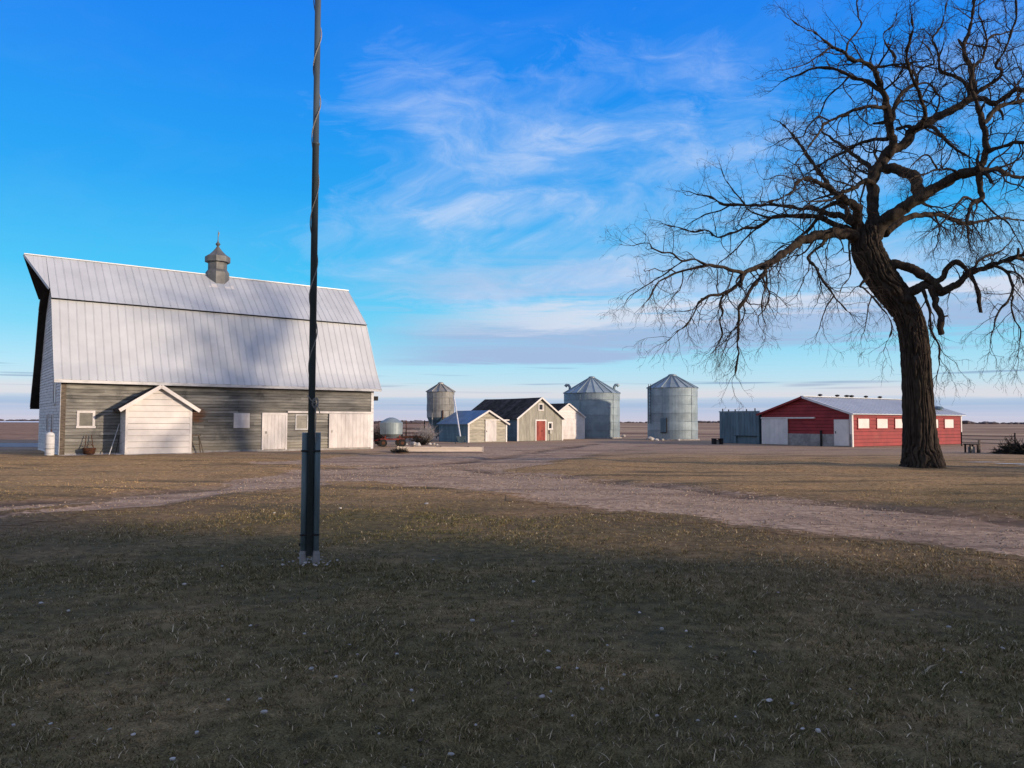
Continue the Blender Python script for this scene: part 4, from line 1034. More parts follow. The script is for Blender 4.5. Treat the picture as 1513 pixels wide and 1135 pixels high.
# ---------------------------------------------------------------- clutter between the barn and the sheds
tk = ground(578, 660)
t = thing('tank_trailer', 'galvanised round feed tank on a red iron running gear beyond the barn', 'trailer', tk, R(20))
MB().lathe([(0.0, 0.62), (0.45, 0.62), (0.72, 0.82), (0.74, 1.55), (0.70, 1.60), (0.35, 1.82), (0.12, 1.90), (0, 1.90)], 28).build('tank', 'galvanised', t, smooth=False)
ch = MB(); ch.bar((-.8, -.4, .48), (.8, -.4, .48), .09).bar((-.8, .4, .48), (.8, .4, .48), .09).bar((-.6, -.45, .48), (-.6, .45, .48), .08).bar((.6, -.45, .48), (.6, .45, .48), .08)
ch.build('chassis', 'red_iron', t)
for sx in (-1, 1):
    for sy in (-1, 1):
        MB().bar((sx * .5, sy * .4, .5), (sx * .45, sy * .35, .75), .06).build('upright', 'red_iron', t)
        w_ = MB(); w_.tube([(sx * .62, sy * .52 - .06, .25), (sx * .62, sy * .52 + .06, .25)], .25, 16); wh = w_.build('wheel', 'black_rubber', t)
        MB().tube([(sx * .62, sy * .52 - .07, .25), (sx * .62, sy * .52 + .07, .25)], .11, 10).build('rim', 'rust', wh)
MB().bar((-.8, 0, .45), (-1.7, 0, .25), .07).build('drawbar', 'red_iron', t)

def pipe_gate(name, label, a, b, h, mat='dark_iron', bars=4):
    a, b = Vector(a), Vector(b); d = b - a
    t = thing(name, label, 'gate', a)
    for k, tt in enumerate((0, 1)): MB().tube([d * tt, d * tt + Vector((0, 0, h + .25))], 0.05, 6).build('post', mat, t)
    for k in range(bars):
        z = .25 + (h - .25) * k / (bars - 1); MB().tube([Vector((0, 0, z)), d + Vector((0, 0, z))], 0.022, 5).build('rail', mat, t)
    return t
pipe_gate('pipe_gate', 'dark pipe gate standing behind the rusty harrow', ground(594, 651.5), ground(627, 651.5), 1.5)
pipe_gate('pipe_gate', 'rusty low pipe panel in front of the far field by the feed bin', ground(600, 648.5), ground(645, 648.0), 1.5, 'rust', 3)
hw_ = ground(604, 657)
t = thing('harrow', 'rusty tangled harrow with upright tines beside the tank trailer', 'harrow', hw_, R(5))
MB().bar((-.9, 0, .55), (.9, 0, .55), .07).bar((-.9, .45, .5), (.9, .45, .5), .07).build('frame', 'rust', t)
MB().bar((-.3, 0, .55), (-.3, .9, .35), .06).bar((.4, 0, .55), (.4, .9, .35), .06).build('brace', 'rust', t)
for k in range(13):
    x_ = -.85 + k * .14; MB().tube([(x_, 0, .75 + .1 * rnd.random()), (x_ + .03, -.04, .35), (x_ - .02, .14, .02)], .014, 4).build('tine', 'rust', t)
    if k % 2 == 0: MB().tube([(x_, .45, .85 + .15 * rnd.random()), (x_ + .05, .5, .02)], .014, 4).build('tine', 'dark_iron', t)

def shrub(name, label, loc, n, rad, h, mat, r0=0.008, seed=1, droop=0.0, cat='shrub', up=0.7):
    r_ = random.Random(seed); m = MB()
    for i in range(n):
        a = r_.uniform(0, 2 * math.pi); q = r_.random() ** .5 * rad * .45
        p = Vector((math.cos(a) * q, math.sin(a) * q, 0)); L = h * r_.uniform(.5, 1.05)
        d = Vector((math.cos(a) * r_.uniform(.1, 1) * rad / h, math.sin(a) * r_.uniform(.1, 1) * rad / h, up)).normalized()
        pts = [p]; rr2 = [r0]
        for k in range(4):
            d = (d + Vector((r_.uniform(-.35, .35), r_.uniform(-.35, .35), r_.uniform(-.25, .25) - droop))).normalized()
            p = p + d * L / 4; p.z = max(p.z, 0.01); pts.append(p.copy()); rr2.append(r0 * (1 - k / 5))
            for _ in range(2):
                e = (d + Vector((r_.uniform(-1, 1), r_.uniform(-1, 1), r_.uniform(-.6, .8)))).normalized()
                p2 = p + e * L * .28; p2.z = max(p2.z, .01)
                m.tube([p, p2], [r0 * .6, r0 * .3], 3, False)
        m.tube(pts, rr2, 3, False)
    return tag(m.build(name, mat, loc=loc), label, cat)
shrub('dry_shrub', 'pale bare bush in front of the dark hopper of the feed bin', ground(630, 653.5), 120, .55, 1.25, 'pale_brush', .012, 3)
shrub('dry_shrub', 'dark tangled brush beside the harrow and the pale rubble', ground(622, 657.5), 110, .8, .75, 'brush_dark', .012, 4)
shrub('weed_clump', 'small dark weed clump at the end of the pale trough', ground(590, 668.5), 120, .55, .32, 'brush_dark', .012, 5, up=.35)
shrub('dry_shrub', 'dark bare bush close behind the barn corner by the trailer', ground(560, 656.5), 120, .55, 1.3, 'brush_dark', .011, 6)
bp_ = ground(1518, 671)
shrub('brush_pile', 'large dark brush pile at the field edge past the red barn', bp_, 520, 1.5, 1.0, 'brush_dark', .026, 8, droop=.12, cat='brush pile', up=.35)
# trough
tr = ground(651, 667.8)
t = thing('feed_trough', 'long pale wooden feed trough lying in front of the sheds', 'trough', tr, R(2))
for y_, hgt in ((-.26, .27), (.26, .27)):
    for x0, x1 in ((-2.28, .30), (.31, 2.28)): part('side_board', 'pale_wood', t, (x0, x1, y_ - .025, y_ + .025, .03, hgt))
part('floor_board', 'pale_wood', t, (-2.27, 2.27, -.23, .23, .06, .10))
for x_ in (-2.31, 2.285): part('end_board', 'pale_wood', t, (x_, x_ + .03, -.30, .30, .0, .30))
for x_ in (-1.5, 0.0, 1.5): part('cross_bar', 'old_wood', t, (x_ - .04, x_ + .04, -.28, .28, .275, .31))
def stone_mesh(seed, fl=.6):
    r_ = random.Random(seed); m = MB(); ph = [Vector((r_.uniform(-1, 1), r_.uniform(-1, 1), r_.uniform(-1, 1))).normalized() for _ in range(5)]
    nl, ns = 5, 8
    def P(th_, a):
        d = Vector((math.sin(th_) * math.cos(a), math.sin(th_) * math.sin(a), math.cos(th_)))
        k = 1 - sum(max(0, d.dot(p) - .55) for p in ph) * .7 + r_.uniform(-.05, .05)
        return (d.x * k, d.y * k * .8, d.z * k * fl)
    m.v.append(P(0, 0))
    for i in range(1, nl):
        for j in range(ns): m.v.append(P(math.pi * i / nl, 2 * math.pi * j / ns))
    m.v.append(P(math.pi, 0)); last = len(m.v) - 1
    for j in range(ns): m.f.append((0, 1 + j, 1 + (j + 1) % ns)); m.f.append((last, last - ns + (j + 1) % ns, last - ns + j))
    for i in range(nl - 2):
        for j in range(ns):
            a, b = 1 + i * ns + j, 1 + i * ns + (j + 1) % ns; m.f.append((a, a + ns, b + ns, b))
    return m.mesh('stone')
STM = [stone_mesh(s, .5 + .1 * (s % 3)) for s in range(7)]
def stone(name, loc, r, mat, label, cat, group, i=0, flat=1.0):
    me = STM[i % len(STM)] if mat == 'stone' else shared(('st', mat, i % 3), lambda: STM[i % 3].copy())
    if mat != 'stone' and me.materials: pass
    o = link(name, me, mat, None, loc, rnd.uniform(0, 6.28)); o.scale = (r, r, r * flat); o.location.z += r * .22 * flat
    return tag(o, label, cat, group)
for i, (px, py, r_) in enumerate([(608, 657, .22), (612, 658, .3), (618, 658.5, .26), (600, 658, .2), (641, 657.5, .18), (646, 658, .14), (636, 657, .2)]):
    stone('rubble_stone', ground(px, py), r_, 'stone', 'pale rubble stone heaped between the harrow and the low shed', 'stone', 'rubble by the harrow', i)
for i, (px, py, r_) in enumerate([(962, 650.5, .42), (970, 651.5, .3), (979, 651.2, .22), (1003, 651, .2)]):
    stone('rubble_stone', ground(px, py), r_, 'stone', ('largest pale block at the foot of the bin with the ladder', 'middle-sized pale block right beside the largest one at the ladder bin', 'small pale block between the ladder bin door and the lone small block', 'lone small block at the middle of the ladder bin foot')[i], 'stone', 'blocks by the bin', i + 2)
stone('rubble_stone', ground(922, 645.5), .32, 'stone', 'lone white stone in the field between the two grain bins', 'stone', None, 1)
# work stand and old posts to the right of the red barn
ws = ground(1436, 669)
t = thing('work_stand', 'dark iron work stand right of the red barn', 'stand', ws, R(6))
for x_ in (-.24, .20):
    for y_ in (-.2, .2): MB().box(x_ - .035, x_ + .035, y_ - .035, y_ + .035, 0, .44).build('leg', 'dark_iron', t)
part('top', 'dark_iron', t, (-.32, .28, -.26, .26, .44, .50)); part('drum', 'weathered_galv', t, (-.14, .10, -.12, .12, .0, .34))
pg = ground(1447, 669)
t = thing('fence_post', 'single dark post beside the work stand', 'post', pg)
MB().box(-.045, .045, -.045, .045, -.05, .68).build('shaft', 'old_wood', t); part('cap', 'old_wood', t, (-.055, .055, -.055, .055, .68, .70))
pipe_gate('pipe_fence', 'low dark pipe fence running from the red barn to the brush pile', ground(1421, 659), ground(1500, 661.5), .75, 'dark_iron', 3)['category'] = 'fence'

# ---------------------------------------------------------------- stones on the lawn
PEB = [(60, 893, 5), (272, 863, 4), (101, 902, 3), (460, 994, 6), (390, 1060, 6), (384, 1041, 4), (256, 1126, 6), (290, 1089, 5), (162, 1082, 4), (337, 1042, 4), (497, 1008, 4), (528, 972, 3),
       (586, 973, 4), (698, 927, 5), (666, 1113, 6), (978, 938, 5), (1020, 968, 3), (1014, 941, 3), (825, 997, 5), (853, 998, 4), (810, 972, 4), (898, 966, 3), (890, 1026, 4), (801, 1037, 5), (814, 1030, 3),
       (922, 1007, 3), (1137, 1042, 6), (1170, 1047, 4), (1209, 1090, 6), (1186, 1086, 4), (1256, 1026, 3), (1402, 933, 4), (1482, 966, 4), (1349, 908, 3), (970, 1063, 4), (1031, 1071, 4), (846, 1063, 3),
       (608, 1030, 4), (197, 1091, 4), (75, 1069, 4), (610, 1045, 3), (516, 958, 3), (788, 866, 4), (503, 758, 3), (630, 749, 4), (405, 763, 3), (328, 835, 3), (640, 830, 3), (1150, 885, 3), (757, 928, 3),
       (1115, 975, 3), (1420, 1000, 3), (20, 1070, 4), (945, 912, 3), (1395, 967, 3), (1087, 1066, 3), (703, 1075, 3), (560, 1088, 3), (450, 940, 3), (370, 927, 3)]
for i, (px, py, w) in enumerate(PEB):
    p = ground(px, py); r_ = w / F_PX * math.hypot(p.y, CAMH) * 0.95
    p.z = float(ground_z(np.array([p.x]), np.array([p.y]))[0]) + 0.024
    stone('lawn_pebble', p, r_, 'pale_stone', 'small pale stone lying on the shaded front lawn', 'stone', 'pale stones scattered on the lawn', i, 0.7)
for i in range(34):
    a = rnd.uniform(0, 6.28); q = rnd.uniform(.10, .42)
    p = mp + Vector((math.cos(a) * q, math.sin(a) * q * .8, 0.01))
    stone('mast_pebble', p, rnd.uniform(.010, .024), 'stone', 'small grey stone in the ring round the foot of the mast', 'stone', 'stones round the mast foot', i)

# ---------------------------------------------------------------- the big bare tree
TD = 28.6
def catmull(P, n):
    P = [P[0] * 2 - P[1]] + P + [P[-1] * 2 - P[-2]]
    out = []
    for i in range(1, len(P) - 2):
        for k in range(n):
            t = k / n; a, b, c, d = P[i - 1], P[i], P[i + 1], P[i + 2]
            out.append(0.5 * ((2 * b) + (c - a) * t + (2 * a - 5 * b + 4 * c - d) * t * t + (3 * b - a - 3 * c + d) * t ** 3))
    out.append(P[-2]); return out
tb = ground(1362, 690); TB = Vector((tb.x, TD, 0))
tree = thing('bare_tree', 'huge bare old tree with a thick furrowed trunk and drooping branches', 'tree', TB)
PXM = TD / F_PX
def tpt(x, y, dep=0.0): return at(x, y, TD + dep) - TB

# trunk: x, y, half-width (photo px)
TRUNK = [(1363, 699, 36), (1363, 689, 31), (1361.5, 672, 26.5), (1359.5, 650, 23.6), (1356.5, 600, 21), (1353.5, 540, 19.4), (1350, 500, 19), (1343, 470, 19), (1329, 445, 20.5), (1309, 420, 21.5), (1293, 394, 22), (1282, 370, 21.5), (1279, 350, 19), (1282, 336, 15)]
def build_trunk():
    C = catmull([tpt(x, y) for x, y, w in TRUNK], 14)
    Wd = catmull([Vector((w, 0, 0)) for x, y, w in TRUNK], 14)
    ns = 180; m = MB(); n = len(C); ref = Vector((1, 0, 0))
    for i, p in enumerate(C):
        d = (C[min(i + 1, n - 1)] - C[max(i - 1, 0)]).normalized()
        ref = (ref - d * ref.dot(d)).normalized(); t = d.cross(ref)
        r = Wd[i].x * PXM * 0.93
        s_ = i * 0.062
        for k in range(ns):
            a = 2 * math.pi * k / ns
            ca, sa = math.cos(a), math.sin(a)
            wob = noise.noise(Vector((ca * 1.6, sa * 1.6, s_ * 1.2))) * 0.9 + noise.noise(Vector((ca * 4, sa * 4, s_ * 2.6))) * 0.35
            fr = abs(math.sin(a * 11 + wob * 2.6 + 5 * noise.noise(Vector((ca * 2, sa * 2, s_ * 0.5)))))
            br = noise.noise(Vector((ca * 9, sa * 9, s_ * 6.5)))
            bump = (min(1.0, fr * 1.6) - 0.6) * 0.12 + br * 0.035
            big = noise.noise(Vector((ca * 1.1, sa * 1.1, s_ * 0.6 + 7))) * 0.05
            flare = max(0, 1 - i / 26.0) ** 2 * (0.16 * math.sin(a * 5 + 1) + 0.10 * math.sin(a * 8))
            rr2 = r * (1 + big + flare) + bump
            q = p + (ref * ca + t * sa) * rr2
            m.v.append((q.x, q.y, q.z))
    for i in range(n - 1):
        for k in range(ns):
            k2 = (k + 1) % ns; m.f.append((i * ns + k, i * ns + k2, (i + 1) * ns + k2, (i + 1) * ns + k))
    m.f.append(tuple((n - 1) * ns + k for k in range(ns)))
    return m.build('trunk', 'bark', tree, smooth=True)
build_trunk()

# limbs: name, [(x, y, half-width px)], depth at start, depth at end (m behind + / in front -), twig style
LIMBS = [
 ('A', [(1286, 352, 13), (1291, 318, 9.5), (1289, 290, 9), (1290, 262, 9), (1303, 241, 9), (1312, 228, 8.6), (1335, 211, 8), (1363, 184, 7.2), (1392, 170, 6.4), (1424, 153, 5.8), (1438, 143, 5.2)], 0, 1.6, 'u'),
 ('A1', [(1438, 146, 4.6), (1438, 124, 4.2), (1434, 99, 3.8), (1424, 70, 3.4), (1432, 48, 2.8), (1436, 25, 2.5), (1439, 0, 2.2), (1443, -45, 1.8), (1438, -90, 1.2)], 1.6, 2.4, 'u'),
 ('A1b', [(1425, 72, 2.4), (1420, 64, 2.2), (1416, 58, 1.4)], 1.9, 2.0, '-'),
 ('A2', [(1440, 142, 3.6), (1459, 126, 3), (1477, 114, 2.6), (1480, 103, 2.4), (1472, 97, 2.2), (1486, 70, 1.9), (1500, 31, 1.5), (1501, 0, 1.2), (1508, -40, .8)], 1.6, -0.6, 'u'),
 ('A3', [(1437, 146, 4), (1426, 124, 3.5), (1409, 112, 3.1), (1390, 105, 2.6), (1386, 79, 2), (1378, 56, 1.7), (1392, 37, 1.3), (1398, 5, .9)], 1.6, 3.2, 'u'),
 ('A4', [(1435, 103, 2.8), (1452, 85, 2.3), (1459, 60, 2), (1469, 52, 1.7), (1490, 48, 1.2), (1515, 44, .8)], 1.9, 3.6, 'u'),
 ('A4b', [(1459, 62, 1.5), (1452, 37, 1.3), (1446, 20, 1.0), (1450, -10, .7)], 2.4, 1.6, 'u'),
 ('A5', [(1437, 145, 4.8), (1450, 146, 4.4), (1467, 153, 4.2), (1481, 148, 4), (1496, 135, 3.6), (1515, 130, 3.2), (1560, 118, 2.6), (1610, 92, 1.8), (1640, 80, 1)], 1.6, -1.5, 'u'),
 ('A5b', [(1467, 153, 2.6), (1478, 164, 2.2), (1482, 177, 1.4)], 1.4, 1.0, '-'),
 ('B', [(1288, 350, 15), (1303, 330, 12), (1328, 311, 10.5), (1357, 292, 9), (1386, 276, 8.4), (1413, 261, 7.8), (1432, 257, 7.6), (1447, 254, 7)], 0, -1.8, 'u'),
 ('B1', [(1444, 256, 6), (1450, 243, 5.4), (1456, 229, 5), (1457, 201, 4.6), (1452, 182, 4.4), (1446, 163, 4), (1440, 148, 3), (1434, 120, 2), (1440, 90, 1.2)], -1.8, -2.2, 'u'),
 ('B1b', [(1457, 226, 3.8), (1475, 219, 3.2), (1498, 211, 3), (1514, 210, 2.8), (1560, 203, 2.2), (1620, 175, 1.4), (1650, 170, .8)], -1.9, -3.4, 'u'),
 ('B1c', [(1452, 184, 4), (1461, 172, 3.8), (1475, 159, 3.8), (1494, 153, 3.6), (1514, 149, 3.4), (1556, 138, 2.8), (1600, 130, 2), (1650, 105, 1)], -2.0, -1.0, 'u'),
 ('B2', [(1444, 258, 6), (1446, 270, 5.2), (1451, 286, 4.6), (1448, 296, 4), (1438, 298, 3), (1432, 311, 2.4), (1430, 332, 2), (1430, 344, 1.6), (1432, 360, .9)], -1.8, -2.4, 'd'),
 ('B2b', [(1440, 298, 2.2), (1426, 291, 1.9), (1415, 301, 1.7), (1399, 323, 1.4), (1376, 342, .9)], -1.9, -2.8, 'd'),
 ('B2c', [(1450, 292, 2), (1458, 305, 1.7), (1472, 318, 1.5), (1490, 330, 1.3), (1502, 350, 1), (1512, 372, .7)], -2, -3.4, 'd'),
 ('C', [(1357, 291, 9.5), (1354, 280, 9.2), (1355, 270, 8.8), (1345, 258, 8.4), (1328, 251, 8), (1312, 248, 7.6), (1302, 243, 7)], -0.5, 0.45, '-'),
 ('D', [(1276, 352, 12), (1266, 332, 9), (1268, 318, 8), (1264, 306, 7), (1252, 297, 5.6), (1237, 286, 4.6), (1212, 272, 3.6), (1196, 263, 3), (1179, 270, 2.5), (1171, 282, 2), (1152, 294, 1.5), (1132, 300, .9)], 0, -2.5, 'u'),
 ('D2', [(1252, 297, 4), (1232, 300, 3.2), (1212, 316, 2.8), (1198, 336, 2.3), (1180, 352, 1.8), (1166, 376, 1.1)], -0.6, 1.2, 'd'),
 ('A6', [(1289, 256, 4.5), (1283, 245, 4), (1272, 237, 3.4), (1252, 222, 2.6), (1230, 206, 2.0), (1216, 196, 1.2)], 0.3, 2.6, 'u'),
 ('A7', [(1290, 270, 5), (1276, 268, 4), (1262, 278, 3.4), (1248, 284, 2.8), (1222, 296, 2.0), (1196, 298, 1.3)], 0.2, -2.6, 'u'),
 ('E', [(1274, 360, 13), (1262, 350, 10.5), (1247, 345, 9), (1228, 345, 8), (1206, 348, 7.4), (1189, 353, 7), (1173, 363, 6.6), (1154, 377, 6), (1134, 391, 5.5), (1116, 396, 4.4), (1100, 404, 3.8)], 0, -2.2, 'd'),
 ('E1', [(1102, 403, 3.2), (1086, 401, 2.9), (1059, 393, 2.6), (1042, 392, 2.3), (1022, 397, 2), (993, 406, 1.8), (972, 419, 1.5), (960, 439, 1.2), (951, 450, .7)], -2.2, -4.2, 'd'),
 ('E1b', [(1044, 392, 2), (1026, 383.5, 1.8), (1009, 385.6, 1.7), (993, 375, 1.5), (978, 373, 1.3), (964, 367, 1.1), (957, 359, .9), (933, 363, .5)], -3, -3.4, 'u'),
 ('E1c', [(1009, 386, 1.5), (986, 402, 1.3), (962, 417, 1.1), (931, 437, .6)], -3.2, -2.4, 'd'),
 ('E2', [(1101, 404, 3.6), (1092, 419, 3.3), (1076, 431, 3), (1067, 435, 2.7), (1047, 437, 2.3), (1034, 448, 2), (1026, 462, 1.7), (1014, 480, 1.4), (1000, 492, 1.1), (985, 505, .7)], -2.2, -3.2, 'd'),
 ('E2b', [(1068, 435, 2.2), (1063, 448, 2), (1068, 461, 1.7), (1063, 474, 1.5), (1067, 495, 1.2), (1060, 510, .7)], -2.5, -2.0, 'd'),
 ('E3', [(1135, 392, 4.2), (1126, 408, 3.6), (1114, 420, 3.2), (1103, 439, 2.9), (1092, 459, 2.5), (1092, 495, 2), (1089, 509, 1.7), (1091, 524, 1.4), (1086, 553, .7)], -1.9, -3, 'd'),
 ('E3b', [(1126, 410, 1.7), (1131, 424, 1.5), (1126, 439, 1.3), (1126, 464, 1), (1132, 480, .6)], -2.1, -2.9, 'd'),
 ('E4', [(1262, 330, 6), (1240, 318, 4.8), (1221, 315, 4.2), (1204, 307, 3.8), (1181, 309, 3.4), (1165, 305, 3), (1127, 303, 2.5), (1076, 303, 2), (1051, 292, 1.5), (1026, 286, .8)], -0.2, 2.2, 'u'),
 ('E4b', [(1078, 303, 1.5), (1060, 312, 1.2), (1040, 318, 1), (1022, 328, .6)], 1.5, 2.4, 'd'),
 ('E5', [(1258, 342, 5.5), (1236, 332, 4.6), (1204, 320, 4), (1165, 319, 3.4), (1140, 323, 3), (1119, 336, 2.7), (1100, 337, 2.4), (1084, 344, 2.1), (1061, 351, 1.9), (1045, 341, 1.6), (1026, 343, 1.4), (1009, 338, 1.1), (980, 331, .6)], 0, 0.6, 'u'),
 ('E5b', [(1120, 336, 1.6), (1102, 352, 1.3), (1086, 369, 1.1), (1061, 391, .7)], 0.2, 1.2, 'd'),
 ('E5c', [(1142, 323, 1.9), (1113, 315, 1.5), (1100, 301, 1.3), (1086, 284, 1), (1074, 268, .8), (1066, 250, .5)], 0.2, 1.0, 'u'),
 ('F', [(1226, 346, 3.2), (1217, 360, 2.6), (1195, 379, 2.2), (1205, 395, 2), (1217, 416, 1.8), (1234, 440, 1.5), (1255, 462, .8)], -0.4, -2.0, 'd'),
 ('F2', [(1232, 438, 1.3), (1222, 452, 1.1), (1215, 468, .9), (1210, 488, .5)], -1.5, -1.9, 'd'),
 ('G', [(1282, 410, 3.4), (1275, 417, 2.6), (1271, 424, 1.9), (1276, 426, 1.7), (1288, 437, 1.6), (1306, 459, 1.4), (1317, 476, 1.2), (1317, 490, 1), (1308, 512, .6)], -0.55, -1.2, 'd'),
 ('G2', [(1255, 356, 2), (1253, 370, 1.6), (1257, 393, 1.4), (1254, 410, 1.1), (1244, 424, .9), (1240, 438, .5)], -0.4, -1.4, 'd'),
 ('G3', [(1288, 437, 1.2), (1283, 452, 1), (1280, 474, .8), (1276, 492, .5)], -0.9, -1.6, 'd'),
 ('H0', [(1306, 398, 11), (1318, 392, 8.5), (1333, 391, 7.4), (1349, 398, 7), (1366, 408, 6.8), (1380, 420, 6.8), (1392, 431, 6)], -0.3, -0.9, '-'),
 ('H1', [(1338, 446, 11), (1346, 434, 8.6), (1358, 425, 7.6), (1374, 424, 7.6), (1388, 430, 7), (1399, 430, 6.2), (1415, 419, 5.2), (1432, 405, 4.6), (1448, 398, 4.3), (1469, 392, 4), (1490, 384, 3.8), (1513, 377, 3.4), (1560, 366, 2.8), (1610, 372, 2), (1640, 390, 1.2)], -0.3, -2.4, 'd'),
 ('H1b', [(1500, 382, 2.2), (1503, 374, 2.2), (1504, 367, 1.8)], -2.0, -2.0, '-'),
 ('H2', [(1380, 420, 5), (1394, 409, 4.4), (1400, 396, 4.2), (1411, 389, 4), (1424, 393, 3.6), (1432, 403, 3.2)], -0.8, -1.3, '-'),
 ('H2b', [(1430, 401, 2.6), (1439, 394, 2.2), (1453, 381, 1.9), (1475, 373, 1.6), (1488, 363, 1.1), (1500, 348, .7)], -1.2, 0.2, 'u'),
 ('H3', [(1432, 404, 3.6), (1438, 415, 3.2), (1444, 429, 3), (1447, 448, 2.9), (1449, 462, 2.5)], -1.3, -1.5, '-'),
 ('H4', [(1468, 393, 2.8), (1488, 403, 2.4), (1494, 419, 2.2), (1496, 436, 2), (1475, 463, 1.6), (1465, 497, 1.1), (1462, 520, .6)], -1.7, -2.8, 'd'),
 ('H4b', [(1495, 436, 1.8), (1496, 455, 1.5), (1500, 472, 1.3), (1508, 490, 1.1), (1504, 524, .6)], -2, -2.4, 'd'),
 ('H4c', [(1486, 400, 1.8), (1502, 403, 1.6), (1512, 418, 1.5), (1522, 450, 1.2), (1520, 500, .7)], -2, -3, 'd'),
 ('H5', [(1376, 424, 5.6), (1381, 438, 5.2), (1385, 454, 4.8), (1390, 468, 5.2), (1391, 494, 4.4)], -0.8, -0.9, '-'),
 ('H5b', [(1390, 470, 2), (1400, 467, 1.3)], -0.9, -0.9, '-'),
 ('H6', [(1364, 428, 3), (1369, 444, 2.7), (1373, 458, 2.5), (1375, 484, 2.1), (1385, 507, 1.7), (1388, 530, 1.4), (1385, 553, .8)], -0.7, -1.2, 'd'),
 ('I', [(1309, 231, 7.5), (1318, 217, 7), (1316, 197, 6.4), (1314, 176, 6), (1311, 157, 5.6), (1305, 135, 5), (1297, 112, 4.6), (1287, 97, 4.2), (1272, 91, 3.6), (1256, 87, 3.2), (1245, 76, 2.6), (1227, 66, 2.1), (1208, 50, 1.6), (1190, 43, 1.2), (1170, 30, .7)], 0.5, -1.4, 'u'),
 ('I2', [(1307, 141, 4), (1291, 128, 3.6), (1277, 120, 3.2), (1254, 112, 2.8), (1221, 99, 2.2), (1200, 103, 1.8), (1180, 110, 1.4), (1160, 118, 1.1), (1140, 134, .6)], 0, 1.6, 'u'),
 ('I2b', [(1256, 112, 1.8), (1240, 128, 1.5), (1222, 146, 1.3), (1212, 168, 1), (1202, 186, .6)], 0.7, 2.4, 'd'),
 ('I3', [(1312, 162, 3.8), (1303, 159, 3.4), (1283, 157, 3.1), (1256, 166, 2.8), (1235, 176, 2.4), (1217, 184, 2.1), (1208, 199, 1.8), (1200, 209, 1.5), (1190, 224, 1.1), (1176, 240, .6)], 0.2, -2.6, 'd'),
 ('I3b', [(1228, 179, 1.6), (1209, 172, 1.5), (1192, 190, 1.3), (1184, 203, 1.1), (1160, 205, .9), (1140, 216, .5)], -1.6, -1.0, 'd'),
 ('I4', [(1317, 184, 4.4), (1321, 160, 3.8), (1326, 146, 3.4), (1341, 130, 3.1), (1353, 124, 2.9), (1353, 112, 2.5), (1343, 101, 2.2), (1320, 97, 1.8), (1322, 85, 1.5), (1304, 54, 1.2), (1320, 37, .9), (1326, 15, .5)], 0.3, 2.2, 'u'),
 ('I4c', [(1353, 125, 1.9), (1372, 124, 1.6), (1384, 137, 1.2), (1398, 150, .7)], 1.2, 2.4, 'u'),
 ('I4d', [(1353, 113, 1.7), (1366, 99, 1.5), (1380, 93, 1.2), (1372, 72, 1), (1358, 58, .6)], 1.3, .4, 'u'),
 ('I5', [(1290, 101, 2.1), (1310, 97, 1.8), (1350, 93, 1.4), (1375, 86, .8)], -.4, -2, 'u'),
 ('I6', [(1313, 181, 2.8), (1300, 182, 2.4), (1289, 183, 1.6)], .2, 0.4, '-'),
 ('I7', [(1312, 206, 3.6), (1296, 206, 3), (1268, 213, 2.5), (1240, 228, 2), (1214, 242, 1.5), (1190, 258, .9)], .4, 3.2, 'd'),
 ('I8', [(1248, 78, 1.8), (1256, 60, 1.5), (1272, 38, 1.3), (1266, 14, 1.1), (1268, -20, .6)], -1, 0.6, 'u'),
 ('I9', [(1228, 67, 1.4), (1214, 80, 1.2), (1186, 96, 1), (1156, 104, .6)], -1.2, -2.6, 'u'),
 ('J', [(1362, 186, 3.6), (1380, 190, 3.2), (1399, 209, 2.8), (1417, 223, 2.2), (1436, 236, 1.4), (1450, 262, .7)], .8, -1.0, 'd'),
 ('J2', [(1352, 192, 3.6), (1340, 187, 3), (1324, 190, 2.2)], .7, 1.4, '-'),
 ('K', [(1416, 260, 2.6), (1410, 252, 2), (1386, 251, 1.8), (1366, 257, 1.3), (1350, 262, .8)], -1.4, -2.8, 'u'),
 ('K2', [(1385, 251, 1.7), (1380, 241, 1.6), (1368, 229, 1.5), (1349, 243, 1.1), (1340, 254, .6)], -2, -2.8, 'd'),
 # limbs toward and away from the viewer that round out the crown
 ('M2', [(1276, 356, 7), (1262, 330, 5), (1244, 300, 4), (1216, 262, 3), (1190, 226, 2.2), (1168, 196, 1.4), (1152, 180, .7)], .3, 6.0, 'u'),
 ('M3', [(1308, 345, 7), (1340, 322, 5), (1386, 318, 3.6), (1430, 330, 2.8), (1474, 322, 2), (1530, 330, 1.2), (1570, 350, .7)], .3, 6.2, 'd'),
 ('M4', [(1360, 188, 4), (1366, 172, 3.4), (1362, 150, 3), (1340, 90, 2.2), (1348, 40, 1.5), (1340, -20, .8)], .6, -4.5, 'u'),
 ('M5', [(1440, 256, 5), (1470, 250, 4), (1510, 262, 3.2), (1560, 250, 2.4), (1610, 262, 1.6), (1650, 300, .8)], -1.8, 1.5, 'u'),
 ('M6', [(1500, 380, 3), (1530, 392, 2.4), (1552, 420, 1.8), (1560, 470, 1.3), (1556, 520, .7)], -2, 0, 'd'),
]
rt = random.Random(23)
def perp(d):
    a = rt.uniform(0, 2 * math.pi); o = d.orthogonal().normalized(); return o * math.cos(a) + d.cross(o) * math.sin(a)
NTW = [0]
